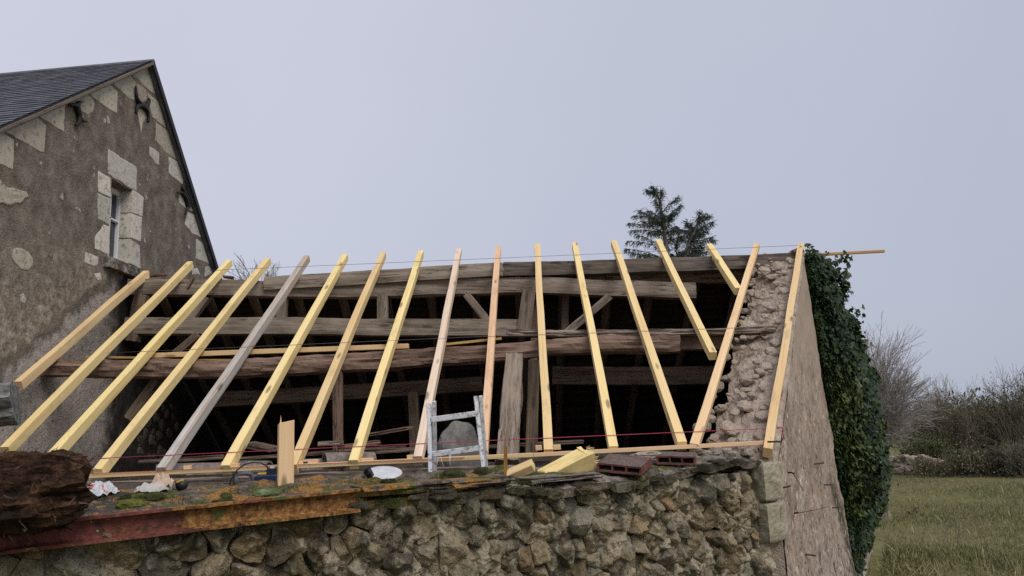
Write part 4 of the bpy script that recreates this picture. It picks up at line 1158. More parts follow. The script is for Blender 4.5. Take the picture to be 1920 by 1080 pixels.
# broken wedge and small block
def px_prism(name, front, Yn, back_off, mat, label, cat, parent=None):
    """solid block whose front outline follows photo pixels at distances Yn"""
    fr = [atY(x, y, Y) for (x, y), Y in zip(front, Yn)]; c = sum(fr, Vector()) / len(fr); n = len(fr)
    V = [p - c for p in fr] + [p - c + back_off for p in fr]
    Fc = [tuple(range(n)), tuple(range(2 * n - 1, n - 1, -1))] + [(i, i + n, (i + 1) % n + n, (i + 1) % n) for i in range(n)]
    me = mesh(V, Fc); bm = bmesh.new(); bm.from_mesh(me); bmesh.ops.recalc_face_normals(bm, faces=bm.faces)
    bmesh.ops.bevel(bm, geom=bm.edges[:], offset=.002, segments=1, affect='EDGES'); bm.to_mesh(me); bm.free()
    return tag(obj(name, me, mat, parent, Matrix.Translation(c)), label, cat)
ca = locate(1010, 886); cb = atY(1116, 847, 4.86)
def wedge():
    ax = (cb - ca).normalized(); L = (cb - ca).length; M_ = frame(ca, ax, Vector((-.25, -.55, .8)))
    bm = bmesh.new(); secs = []
    for t, (wy, hz) in ((-.02, (.05, .012)), (.5, (.052, .045)), (.82, (.055, .062)), (1.0, (.055, .066))):
        x = L * t; r = []
        for (a, c_) in ((-1, -1), (1, -1), (1, 1), (-1, 1)):
            jx = random.uniform(-.05, .03) if t == 1.0 else 0
            r.append(bm.verts.new((x + jx - (0.05 if (t == 1.0 and a > 0) else 0), a * wy, c_ * hz - .03)))
        secs.append(r)
    for p, q in zip(secs[:-1], secs[1:]):
        for k in range(4): bm.faces.new((p[k], p[(k + 1) % 4], q[(k + 1) % 4], q[k]))
    bm.faces.new(secs[0][::-1]); bm.faces.new(secs[-1])
    bmesh.ops.recalc_face_normals(bm, faces=bm.faces)
    bmesh.ops.bevel(bm, geom=bm.edges[:], offset=.002, segments=1, affect='EDGES')
    me = bpy.data.meshes.new('wedge'); bm.to_mesh(me); bm.free()
    o = tag(obj('pine_offcut', me, M['pine'], None, M_), 'long yellow pine offcut with a splintered end lying on the wall beside the clay blocks', 'offcut')
    pos, nr, tn, sz = [], [], [], []
    for _ in range(50):
        pos.append((L * random.uniform(.86, .95), random.uniform(-.05, .05), random.uniform(-.07, .03))); tn.append((1, random.gauss(0, .05), random.gauss(0, .05))); nr.append(noise.random_unit_vector()); sz.append(random.uniform(.02, .05))
    leaf_cloud('splinters', pos, nr, tn, np.array(sz), M['pine'], o, 'blade', None, M_)
wedge()
a_, b_ = locate(953, 889), atY(1000, 872, 4.66)
o = box('pine_offcut', a_ + Vector((0, 0, -.01)), b_, .07, .05, M['pine'], None, up=Vector((-.2, -.5, .85)))
tag(o, 'small pine block half sunk in moss left of the long offcut', 'offcut')
# stained stake
sb_ = locate(948, 888); st_ = atY(948, 838, sb_.y)
o = empty('wooden_stake', sb_, 'thin orange brown stake standing on the wall right of the ladder', 'stake')
timber('shaft', [sb_ - Vector((0, 0, .04)), st_], .026, .022, M['stake'], o, up=Vector((1, 0, 0)), rough=.002, wav=.002, rnd=.1, seg=.02, ends=.03, ns=3)
# hollow clay blocks
def clay_block(corner, a, b, t, nh, label, chip=0.):
    ax = a.normalized(); by = b.normalized(); up = ax.cross(by); up = up if up.z > 0 else -up
    by = up.cross(ax).normalized() * (1 if up.cross(ax).dot(by) > 0 else -1)
    La, Lb = a.length, b.length; bm = bmesh.new()
    def bx(x0, x1, y0, y1, z0, z1):
        r = bmesh.ops.create_cube(bm, size=1)
        for v in r['verts']: v.co = Vector(((x0 + x1) / 2 + v.co.x * (x1 - x0), (y0 + y1) / 2 + v.co.y * (y1 - y0), (z0 + z1) / 2 + v.co.z * (z1 - z0)))
    th = .011
    bx(0, La, 0, Lb, 0, th); bx(0, La, 0, Lb, t - th, t)
    for k in range(nh + 1):
        x = (La - th) * k / nh; bx(x, x + th, .002, Lb - .002, th, t - th)
    bx(th, La - th, Lb * .55, Lb * .58, th, t - th)
    bmesh.ops.subdivide_edges(bm, edges=bm.edges[:], cuts=4, use_grid_fill=True)
    for v in bm.verts:
        n = noise.noise_vector(v.co * 22 + corner) * .0035 + noise.noise_vector(v.co * 60) * .0015; v.co += n
    me = bpy.data.meshes.new('block'); bm.to_mesh(me); bm.free()
    Mx = Matrix(((ax.x, by.x, up.x, corner.x), (ax.y, by.y, up.y, corner.y), (ax.z, by.z, up.z, corner.z), (0, 0, 0, 1)))
    bm = bmesh.new(); bm.from_mesh(me); bmesh.ops.recalc_face_normals(bm, faces=bm.faces); bm.to_mesh(me); bm.free()
    return tag(obj('hollow_clay_block', me, M['brick'], None, Mx), label, 'clay block', 'hollow clay blocks on the wall')
clay_block(atY(1202, 892, 4.72), Vector((-.25, .10, .030)), Vector((.19, .22, .030)), .055, 3, 'larger mossy hollow clay block jutting over the wall edge')
clay_block(atY(1304, 873, 5.03), Vector((-.235, .06, .014)), Vector((.10, .14, .016)), .06, 3, 'smaller reddish hollow clay block below the crossing rafter feet')
p = atY(1213, 850, 5.14)
tag(obj('flat_stone', pebble(41, 4, .3), M['topstone'], None, Matrix.Translation(p - Vector((0, 0, .012))) @ Matrix.Rotation(.3, 4, 'Z') @ Matrix.Diagonal((.20, .13, .06, 1))), 'flat lichened stone lying behind the two clay blocks', 'stone')
# rubble fill between the wall head and the end wall
for k in range(36):
    px, py = random.uniform(1290, 1432), random.uniform(838, 866); p = atZ(px, py, -.30)
    if p.y > 5.75: p = atY(px, py, random.uniform(5.25, 5.6))
    s = random.uniform(.03, .09)
    obj('stone', random.choice(PEB), M['topstone'], rw, Matrix.Translation(p - Vector((0, 0, s * .2))) @ Matrix.Rotation(random.uniform(0, 6.3), 4, 'Z') @ Matrix.Diagonal((s * 1.2, s, s * .7, 1)))
V = []; Fc = []
for i in range(31):
    for j in range(15):
        q = W0 + WD * (WL - .62 + .62 * i / 30) - WN * (.05 + .42 * j / 14)
        V.append(Vector((q.x, q.y, CZ - .32 + .05 * j / 14 + .05 * fbm((q.x, q.y, 0), 5, 5))) - rw.location)
for i in range(30):
    for j in range(14): Fc.append((i * 15 + j, (i + 1) * 15 + j, (i + 1) * 15 + j + 1, i * 15 + j + 1))
obj('rubble_fill', mesh(V, Fc), M['mortar'], rw, Matrix.Translation(rw.location))

# ladder
def ladder():
    base = Vector((-.35, 4.95, 0))
    t = empty('aluminium_ladder', base, 'worn aluminium ladder standing behind the wall with two rungs showing', 'ladder')
    def stile(top, bot, Yt, Yb, w_, d_):
        A, B = atY(*top, Yt), atY(*bot, Yb); dr = (B - A).normalized(); G_ = A + dr * ((A.z - .01) / -dr.z)
        return box('stile', G_, A, w_, d_, M['alu'], t, up=Vector((0, 1, 0)), bev=.003), A, dr
    _, A, da = stile((804, 757), (808, 905), 5.02, 4.93, .026, .05)
    _, B, db = stile((892, 744), (907, 880), 5.02, 4.93, .026, .05)
    stile((814, 752), (816, 900), 5.10, 5.16, .024, .05)
    stile((901, 742), (912, 880), 5.10, 5.16, .024, .05)
    for k in range(7):
        f = .115 + k * .262
        p, q = A + da * f, B + db * (f - .005)
        if k == 0: p, q = atY(808, 787, 4.98), atY(897, 775, 4.98)
        if k == 1: p, q = atY(810, 852, 4.95), atY(902, 840, 4.95)
        if min(p.z, q.z) > .1: box('rung', p + Vector((.0, .012, 0)), q + Vector((0, .012, 0)), .045, .036, M['alu'], t, bev=.003)
    for (x, y, dx) in ((822, 857, -4), (826, 856, 5), (842, 853, 2), (845, 853, -3)):
        p = atY(x, y, 4.90); tube('twine', [p, p + Vector((dx * .002, -.004, -.035)), p + Vector((dx * .004, 0, -.06 - random.random() * .02))], .0018, M['rag'], t, 4)
ladder()

# white shell with black knob
c = atY(712, 897, 4.35)
t = empty('plastic_shell', c, 'white rounded plastic shell with a black knob lying in the moss', 'plastic shell')
bm = bmesh.new(); bmesh.ops.create_uvsphere(bm, u_segments=36, v_segments=18, radius=1)
for v in bm.verts:
    k = 1 + .05 * noise.noise(v.co * 1.5); e = .014 if v.co.z > 0 else .004
    v.co = Vector((v.co.x * .105 * k, v.co.y * .075 * k, v.co.z * e))
me = bpy.data.meshes.new('shell'); bm.to_mesh(me); bm.free(); me.polygons.foreach_set('use_smooth', [True] * len(me.polygons))
obj('shell', me, M['whiteplastic'], t, Matrix.Translation(c + Vector((.02, .02, .028))) @ Matrix.Rotation(R(24), 4, 'X') @ Matrix.Rotation(R(4), 4, 'Y'))
tube('knob', [c + Vector((-.045, -.02, .015)), c + Vector((-.055, -.05, .040)), c + Vector((-.058, -.058, .046)), c + Vector((-.0575, -.056, .044))], [.020, .023, .024, .014], M['black'], t, 14)
timber('strap', [c + Vector((-.045, -.03, .02)), c + Vector((-.075, -.06, -.02)), c + Vector((-.095, -.075, -.07))], .036, .010, M['whiteplastic'], t, up=Vector((0, -1, .4)), rough=.001, rnd=.2, seg=.01, ns=3)

# power tool with tube handle and cable
c = atY(478, 908, 4.5)
t = empty('power_saw', c, 'dark blue power tool with grey tube handle left of the upright offcut', 'power tool')
body = box('body', atY(482, 903, 4.5), atY(524, 901, 4.5), .11, .075, M['blue'], t, bev=.008)
box('motor_housing', atY(504, 884, 4.5), atY(522, 884, 4.5), .09, .05, M['black'], t, bev=.008)
box('switch', atY(507, 877, 4.47), atY(515, 877, 4.47), .03, .012, M['lightblue'], t, bev=.003)
box('clip', atY(484, 889, 4.47), atY(500, 888, 4.47), .03, .014, M['yellow'], t, bev=.004)
tube('handle', [atY(442, 912, 4.45), atY(441, 894, 4.45), atY(446, 888, 4.45), atY(462, 887, 4.46), atY(471, 890, 4.47), atY(475, 898, 4.48), atY(476, 914, 4.48)], .014, M['greytube'], t, 8)
tube('cable', [atY(x, y, Y) for x, y, Y in ((428, 916, 4.42), (433, 900, 4.43), (444, 882, 4.44), (458, 871, 4.45), (474, 867, 4.46), (490, 868, 4.47), (500, 874, 4.49), (504, 882, 4.5))], .0045, M['black'], t, 6)

# crumpled bag and papers
def crumple(name, c, sx, sy, sz, mat, seed, n=22, parent=None, amp=.5):
    V = []; Fc = []
    for i in range(n + 1):
        for j in range(n + 1):
            u, v = i / n * 2 - 1, j / n * 2 - 1
            p = Vector((u, v, seed)); e = (1 - abs(u) ** 3) * (1 - abs(v) ** 3)
            V.append(Vector((u * sx * (1 + .2 * noise.noise(p * 1.7)), v * sy * (1 + .2 * noise.noise(p * 1.7 + Vector((9, 0, 0)))), sz * (e * .8 + amp * (abs(noise.noise(p * 2.2)) + .5 * abs(noise.noise(p * 5)))))))
    for i in range(n):
        for j in range(n): Fc.append((i * (n + 1) + j, (i + 1) * (n + 1) + j, (i + 1) * (n + 1) + j + 1, i * (n + 1) + j + 1))
    me = mesh(V, Fc)
    return obj(name, me, mat, parent, Matrix.Translation(c) @ Matrix.Rotation(seed, 4, 'Z'))
c = locate(187, 928)
o = tag(crumple('plastic_bag', c, .075, .06, .06, M['whiteplastic'], 1.0), 'crumpled white printed bag between rotten log and rafter foot', 'bag')
crumple('printed_panel', c + Vector((.0, -.035, .004)), .05, .025, .045, M['labelred'], .7, 12, o)
crumple('printed_panel', c + Vector((.0, -.06, .0)), .045, .008, .014, M['labelblue'], .75, 10, o)
c = locate(287, 922); tag(crumple('crumpled_paper', c, .075, .05, .035, M['paper'], .4, amp=.8), 'crumpled whitish paper lying flat behind the moss cushions', 'paper')
c = locate(304, 916) + Vector((0, 0, .012)); tag(crumple('torn_card', c, .05, .02, .055, M['card'], .2, 10, amp=.9), 'torn beige card propped on the crumpled paper', 'card')
c = locate(340, 918)
t = empty('tape_measure', c, 'small black and yellow tape measure lying by the torn card', 'tape measure')
tube('case', [c + Vector((0, -.015, .02)), c + Vector((0, .02, .02))], .024, M['black'], t, 14)
box('clip', c + Vector((-.02, -.01, .036)), c + Vector((.012, -.005, .046)), .018, .01, M['yellow'], t)

# battens left on the old purlin
def batten(a, b, w_, h_, mat, label, off=-.105):
    o = box('pine_batten', roof(*a, off) + Vector((0, .05, .0)), roof(*b, off) + Vector((0, .05, 0)), w_, h_, mat, None)
    return tag(o, label, 'batten', 'battens left lying on the purlin')
batten((255, 667), (765, 648), .05, .045, M['pine'], 'long pine batten lying along the old purlin under the left rafters')
batten((158, 669), (258, 670), .045, .02, M['batten'], 'thin short batten on the purlin near the house gable')
batten((834, 645), (940, 634), .05, .022, M['batten'], 'thin orange batten on the purlin under the pale rafter')
batten((300, 674), (478, 674), .03, .014, M['batten'], 'thin lath flat on the purlin below the long pine batten', -.12)
# batten pushed out over the ivy at the ridge
a, b = atY(1500, 485, 8.78), atY(1658, 471, 8.78)
o = box('projecting_batten', a - Vector((.5, 0, -.03)), b, .035, .03, M['batten'], None); tag(o, 'thin batten sticking out over the ivy at the right end of the ridge', 'batten')
p = atY(1492, 472, 8.5)
o = timber('wood_block', [p - Vector((.03, 0, .02)), p + Vector((.07, 0, .02))], .1, .08, M['oldbrown'], None, rnd=.1, ns=3); tag(o, 'small brown wood block on the ridge beside the outermost rafter', 'block')

for lab_, (x0, y0, x1, y1), th_ in (('broken brown lath lying on the ridge beside the house gable', (282, 517, 312, 514), .035), ('splintered bit of lath leaning on the beam under the second rafter', (361, 521, 350, 541), .03), ('short dark lath end on the ridge right of the second rafter', (420, 519, 438, 521), .03)):
    o = timber('broken_lath', [atY(x0, y0, 8.40), atY(x1, y1, 8.40)], .05, th_, M['oldbrown'], None, rnd=.2, rough=.006, seg=.02, ns=3, ends=.04); tag(o, lab_, 'lath', 'broken laths near the house')
# mason lines
def line(pts, r, mat, label):
    o = tube('mason_line', pts, r, mat, None, 5); return tag(o, label, 'string')
line([roof(x, y, .006) for x, y in ((395, 507), (1500, 460))], .0022, M['greystring'], 'thin grey string stretched across the rafter tops along the ridge')
line([roof(x, y, .006) for x, y in ((200, 662), (880, 632), (1488, 611))], .0018, M['greystring'], 'thin dark string stretched across the rafters above the purlin')
line([roof(x, y, .006) for x, y in ((130, 862), (850, 829), (1448, 803))], .0026, M['redstring'], 'red string stretched across the rafters just above their feet')
line([atY(x, y, 5.50) for x, y in ((170, 888), (870, 858))], .0022, M['redstring'], 'red string running along the pine strip under the rafter feet')
for k in range(5):
    p = roof(1457, 802, .01); d = Vector((random.uniform(.01, .06), random.uniform(-.03, .02), random.uniform(-.10, .04)))
    if k == 0:
        kn = empty('string_knot', p, 'loose red string knot hanging at the outermost rafter', 'string')
    tube('string_end', [p, p + d * .5 + Vector((.01, 0, .01)), p + d], .0022, M['redstring'], kn, 4)

# ------------------------------------------------------------------ clutter on the loft floor
FZ = CZ - .61
bm = bmesh.new(); bmesh.ops.create_icosphere(bm, subdivisions=4, radius=.5)
for v in bm.verts: v.co *= 1 + .14 * noise.noise(v.co * 3.1) + .07 * abs(noise.noise(v.co * 9))
sack_me = bpy.data.meshes.new('sack'); bm.to_mesh(sack_me); bm.free()
o = tag(obj('sack', sack_me, M['sack'], None, Matrix.Translation(atY(862, 858, 6.3)) @ Matrix.Diagonal((.36, .32, .56, 1))), 'grey dusty sack on the loft floor behind the ladder', 'sack')
tile_lab = ['curved clay tile half hidden behind the grey weathered rafter foot', 'second curved clay tile, right of the one by the grey rafter foot', 'curved clay tile lying left of the power tool handle', 'curved clay tile under the third rafter from the upright offcut', 'curved clay tile end by the round post foot', 'broken curved clay tile left of the round post']
for k, (px, py, rot) in enumerate(((345, 872, .4), (372, 870, .2), (405, 870, .1), (462, 866, -.2), (600, 862, .15), (655, 850, .5))):
    p = atY(px, py, 5.92); V = []; Fc = []
    for i in range(2):
        for r_ in (.085, .072):
            for j in range(9):
                th = math.pi * j / 8; V.append(Vector((i * .38 - .19, math.cos(th) * r_ * (1 - .15 * i), math.sin(th) * r_ * (1 - .15 * i))))
    for j in range(8): Fc += [(j, j + 1, 18 + j + 1, 18 + j), (9 + j + 1, 9 + j, 27 + j, 27 + j + 1), (j + 1, j, 9 + j, 9 + j + 1), (18 + j, 18 + j + 1, 27 + j + 1, 27 + j)]
    Fc += [(0, 18, 27, 9), (8, 17, 35, 26)]
    o = obj('clay_tile', mesh(V, Fc), M['tile'], None, Matrix.Translation((p.x, p.y, p.z - .07)) @ Matrix.Rotation(rot, 4, 'Z'))
    tag(o, tile_lab[k], 'clay tile', 'old curved clay tiles on the loft floor')
lab = ['long grey board lying deep on the loft floor behind the round post', 'board end leaning low behind the upright offcut', 'short pale board lying left of the round post foot', 'dark plank lying across the loft behind the third rafter', 'dark plank behind the ladder on the loft floor', 'plank sloping up behind the round post', 'dusty plank lying between round post and ladder', 'dark plank left of the hewn prop foot']
for k, (x0, y0, x1, y1, Y0, Y1, m) in enumerate(((450, 862, 760, 838, 7.2, 7.6, 'olddark'), (462, 832, 520, 842, 6.9, 6.6, 'olddark'), (600, 833, 640, 832, 6.6, 6.6, 'old'), (262, 866, 420, 856, 6.4, 6.6, 'olddark'), (640, 850, 800, 842, 6.8, 7.0, 'olddark'), (690, 815, 770, 802, 8.6, 8.4, 'oldbrown'), (640, 838, 705, 828, 6.6, 6.8, 'oldbrown'), (905, 838, 1090, 828, 7.8, 8.0, 'olddark'))):
    o = timber('loose_plank', [atY(x0, y0, Y0), atY(x1, y1, Y1)], .16, .035, M[m], None, rnd=.1, rough=.004, ns=3); tag(o, lab[k], 'plank', 'loose planks on the loft floor')
# heap of rubble and dust the clutter lies on
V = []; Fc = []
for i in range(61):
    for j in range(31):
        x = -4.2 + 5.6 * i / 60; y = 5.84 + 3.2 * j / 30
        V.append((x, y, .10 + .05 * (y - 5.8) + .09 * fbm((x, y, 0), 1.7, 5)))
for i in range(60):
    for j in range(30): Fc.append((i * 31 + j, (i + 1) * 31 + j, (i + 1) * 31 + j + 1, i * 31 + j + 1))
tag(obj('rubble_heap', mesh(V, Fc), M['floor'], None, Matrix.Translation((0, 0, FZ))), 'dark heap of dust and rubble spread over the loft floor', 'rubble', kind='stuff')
#==PART4==
# ------------------------------------------------------------------ ivy on the far part of the end wall
IL = [(1512, 480), (1522, 560), (1535, 640), (1548, 720), (1560, 800), (1574, 890), (1590, 980), (1604, 1075)]
IRT = [(1535, 478), (1556, 510), (1566, 560), (1580, 610), (1600, 655), (1622, 700), (1636, 760), (1640, 820), (1653, 880), (1654, 925), (1638, 960), (1622, 1000), (1611, 1040), (1606, 1075)]
def interp(L, y):
    for a, b in zip(L[:-1], L[1:]):
        if a[1] <= y <= b[1]: return a[0] + (b[0] - a[0]) * (y - a[1]) / (b[1] - a[1])
    return L[0][0] if y < L[0][1] else L[-1][0]
def ivy_pt(u, y, infl=0.):
    """point of the ivy surface: u 0 at the bare wall .. 0.5 silhouette .. 1 back on the wall; y photo row"""
    Lp = onend(interp(IL, y), y, .02); f = min(1, max(0, (y - 478) / 330))
    r = ray(interp(IRT, y), y); Rp = EYE + r * ((Lp.y + .5 + 1.7 * f) / r.y)
    z = Lp.z + (Rp.z - Lp.z) * min(1, u * 2)
    tb = min(1, max(.05, (1062 - y) / 170)); B1 = Lp + ED * (.25 + .4 * f) + EN * (.12 + .30 * f) * tb; T = Rp + ED * 1.5 - EN * (.35 + .5 * f); T2 = Rp + ED * .5 + EN * .02
    ps = [Lp, B1, Rp, T2, T]; k = min(3, int(u * 4)); t = u * 4 - k
    p0, p1, p2, p3 = ps[max(k - 1, 0)], ps[k], ps[k + 1], ps[min(k + 2, 4)]
    q = .5 * ((2 * p1) + (p2 - p0) * t + (2 * p0 - 5 * p1 + 4 * p2 - p3) * t * t + (3 * p1 - p0 - 3 * p2 + p3) * t ** 3)
    b = .11 * fbm((q.x, q.y, z), 1.8, 4) + .07 * fbm((q.x, q.y, z + 7), 5, 3) + infl
    q = q + EN * b * min(1, u * 6) * (.4 + .6 * tb); q.z = z + .1 * noise.noise(q * 2)
    return q
def ivy():
    base = E0 + ED * 6.2 + EN * .3
    t = empty('ivy', base, 'dense dark green ivy climbing the right end wall of the barn', 'ivy')
    nu, ny = 40, 60; V = []; Fc = []
    for i in range(nu + 1):
        for j in range(ny + 1): V.append(ivy_pt(i / nu, 484 + (1085 - 484) * j / ny, -.20))
    for i in range(nu):
        for j in range(ny): a = i * (ny + 1) + j; Fc.append((a, a + 1, a + ny + 2, a + ny + 1))
    obj('stem_core', mesh([v - base for v in V], Fc, True), M['ivy'], t, Matrix.Translation(base))  # dark backing sheet added inside the foliage to close its gaps
    pos, nr, tn, sz, mi = [], [], [], [], []
    for k in range(24000):
        y = random.uniform(476, 1088); u = random.random() ** 1.15
        d = -abs(random.gauss(0, .07)) + .02
        if random.random() < .02: d += random.uniform(.02, .12)
        p = ivy_pt(u, y, d)
        n1 = (EN * (.9 if u < .6 else .4) + Vector((0, -.5, .35)) + noise.noise_vector(p * 3) * .5)
        n1 += Vector((random.gauss(0, .45), random.gauss(0, .45), random.gauss(0, .45)))
        pos.append(p - base); nr.append(n1); tn.append((random.gauss(0, .5), random.gauss(0, .5), -1)); sz.append(random.choice((random.uniform(.035, .06), random.uniform(.055, .10))))
        g = noise.noise(p * 1.1 + Vector((5, 0, 0))); mi.append(1 if (g > .22 and random.random() < .5) or random.random() < .02 else 0)
    # loose sprays reaching up round the projecting batten and the rafter top
    for path in ([(1552, 500), (1572, 490), (1582, 478), (1589, 490), (1588, 512), (1582, 530)], [(1545, 500), (1535, 480), (1520, 470), (1515, 462)], [(1585, 560), (1592, 545), (1590, 530), (1582, 520)], [(1500, 505), (1502, 490), (1504, 478)], [(1600, 600), (1608, 590), (1603, 578)], [(1625, 650), (1615, 640), (1610, 628)]):
        pts = [atY(x, y, 8.75 if y < 520 else 9.5) for x, y in path]
        for a, b in zip(pts[:-1], pts[1:]):
            for k in range(9):
                p = a.lerp(b, random.random()) + Vector((random.gauss(0, .025), random.gauss(0, .05), random.gauss(0, .025)))
                pos.append(p - base); nr.append((random.gauss(.3, .6), random.gauss(-.8, .5), random.gauss(.3, .5))); tn.append((random.gauss(0, 1), 0, -1)); sz.append(random.uniform(.05, .08)); mi.append(random.random() < .25)
        tube('shoot', pts, .005, M['twig_b'], t, 4)
    leaf_cloud('leaves', pos, nr, tn, np.array(sz), [M['ivy'], M['ivy_b']], t, 'ivy', np.array(mi, int), Matrix.Translation(base))['kind'] = 'stuff'
ivy()

# ------------------------------------------------------------------ trees
RMIN = .005
def grow(V, Fc, p, d, L, r, lev, maxlev, spread, up, tips, nb=(2, 4), sides=4, wob=.25):
    n = 4; pts = [p]; q = p.copy(); dd = d.copy()
    for i in range(n):
        dd = (dd + Vector(noise.random_unit_vector()) * wob * .5 + Vector((0, 0, up * .12))).normalized(); q = q + dd * (L / n); pts.append(q.copy())
    tube_geo(pts, [max(RMIN, r * (1 - .45 * i / n)) for i in range(n + 1)], max(3, sides - lev), Vector((0, 0, 1)), V, Fc, cap=False)
    if lev >= maxlev: tips.append((q, dd)); return
    for k in range(random.randint(*nb)):
        i = random.randint(1, n); s = (dd + Vector(noise.random_unit_vector()) * spread + Vector((0, 0, up * .3))).normalized()
        grow(V, Fc, pts[i], s, L * random.uniform(.55, .8), r * .5, lev + 1, maxlev, spread, up, tips, nb, sides, wob)
    grow(V, Fc, q, dd, L * .7, r * .55, lev + 1, maxlev, spread, up, tips, nb, sides, wob)
def bare_tree(name, base, fork_z, targets, r, label, maxlev=4, mat='twig'):
    t = empty(name, base, label, 'tree')
    top = Vector((base.x, base.y, fork_z))
    tube('trunk', [base, base.lerp(top, .5) + Vector((.05, 0, 0)), top], [r, r * .85, r * .7], M['bark'], t, 8)
    V, Fc, tips = [], [], []
    for tg in targets:
        d = (tg - top); L = d.length
        grow(V, Fc, top - base, d.normalized(), L * .41, r * .26, 0, maxlev, .62, .08, tips, (2, 4), 5)
    obj('crown', mesh(V, Fc), M[mat], t, Matrix.Translation(base))
b = Vector((atY(1640, 870, 26).x, 26, 0))
bare_tree('bare_tree', b, atY(1640, 850, 26).z, [atY(x, y, 26 + random.uniform(-1.5, 1.5)) for x, y in ((1625, 612), (1640, 625), (1655, 640), (1668, 655), (1680, 672), (1692, 692), (1703, 715), (1712, 740), (1715, 770), (1700, 790), (1605, 620), (1660, 700), (1680, 740), (1650, 660), (1690, 720), (1640, 680), (1632, 640), (1660, 670), (1675, 700), (1690, 750), (1650, 720), (1615, 650), (1700, 760), (1670, 780), (1630, 740))], .2, 'bare winter tree with fine grey twigs rising behind the ivy', 4)
b = Vector((atY(490, 600, 20).x, 20, 0))
bare_tree('bare_tree', b, atY(490, 575, 20).z, [atY(x, y, 20) for x, y in ((458, 476), (440, 498), (472, 492), (520, 486), (545, 503), (505, 500), (430, 508))], .10, 'bare twigs of a tree showing above the ridge beside the house', 3)

def conifer():
    Y = 20.0; base = Vector((atY(1255, 600, Y).x, Y, 0))
    t = empty('conifer_tree', base, 'dark green conifer with drooping sprays rising behind the ridge', 'tree')
    lead = [base, atY(1258, 620, Y), atY(1250, 480, Y), atY(1244, 420, Y), atY(1238, 385, Y), atY(1232, 360, Y), atY(1224, 350, Y)]
    tube('trunk', lead, [.16, .12, .07, .045, .03, .018, .008], M['bark'], t, 7)
    lead2 = [atY(1256, 560, Y), atY(1280, 480, Y - .2), atY(1300, 440, Y - .3), atY(1314, 408, Y - .3)]
    V, Fc = [], []; tube_geo([p - base for p in lead2], [.06, .04, .025, .01], 5, Vector((0, 0, 1)), V, Fc)
    pos, nr, tn, sz = [], [], [], []
    def spray(a, tip, droop, dens):
        L = (tip - a).length; n = 9; pts = []
        for i in range(n + 1):
            f = i / n; p = a.lerp(tip, f); p.z += droop * L * math.sin(math.pi * f ** .8) * .5; pts.append(p)
        tube_geo([p - base for p in pts], [.014 * (1 - .8 * i / n) for i in range(n + 1)], 3, Vector((0, 0, 1)), V, Fc, cap=False)
        for i in range(1, n + 1):
            f = i / n; ax = (pts[i] - pts[i - 1]).normalized()
            for k in range(int(dens * (.4 + f))):
                sd = Vector(noise.random_unit_vector()); s = (ax * .8 + sd * .8 + Vector((0, 0, -.55))).normalized()
                p = pts[i - 1].lerp(pts[i], random.random()); ln = random.uniform(.10, .26) * (1.25 - .5 * f)
                m = 5
                for q in range(m):
                    s = (s + Vector((0, 0, -.14))).normalized(); p2 = p + s * (ln / m)
                    for e in range(2):
                        pos.append(p - base); tn.append(s + Vector(noise.random_unit_vector()) * .45); nr.append(noise.random_unit_vector()); sz.append(random.uniform(.035, .065))
                    p = p2
    tips = [(1222, 349), (1212, 356), (1240, 357), (1270, 371), (1276, 385), (1198, 394), (1188, 404), (1268, 398), (1258, 404), (1178, 418), (1183, 432), (1176, 452), (1170, 466), (1180, 474), (1195, 440), (1205, 415), (1215, 395), (1228, 375)]
    for x, y in tips:
        a_y = min(y + random.uniform(12, 40), 500); a = atY(interp([(1232, 360), (1244, 420), (1250, 480), (1254, 560)], a_y), a_y, Y)
        spray(a, atY(x, y, Y + random.uniform(-.5, .5)), .18, 9)
    for x, y in ((1331, 404), (1322, 402), (1312, 400), (1338, 415), (1336, 444), (1342, 450), (1326, 432), (1330, 470), (1318, 425), (1296, 420), (1286, 415)):
        a = atY(interp([(1314, 408), (1300, 440), (1280, 480), (1260, 540)], y + 28), y + 28, Y - .25)
        spray(a, atY(x, y, Y + random.uniform(-.5, .4)), .2, 9)
    for k in range(30):
        y = random.uniform(395, 520); cx = interp([(1240, 390), (1246, 430), (1252, 470), (1256, 530)], y); hw = 18 + (y - 390) * .62
        x = cx + random.uniform(-1, 1) * hw + (10 if y > 430 else 0)
        spray(atY(cx, y + random.uniform(5, 25), Y), atY(x, y, Y + random.uniform(-1, 1)), .2, 7)
    for k in range(26):
        y = random.uniform(425, 505); x = random.uniform(1255, 1318)
        spray(atY(1262 + (x - 1255) * .45, y + random.uniform(15, 35), Y - .1), atY(x, y, Y + random.uniform(-.8, .8)), .2, 8)
    obj('branches', mesh(V, Fc), M['bark'], t, Matrix.Translation(base))
    leaf_cloud('crown', pos, nr, tn, np.array(sz), M['conifer'], t, 'spray', None, Matrix.Translation(base))
conifer()

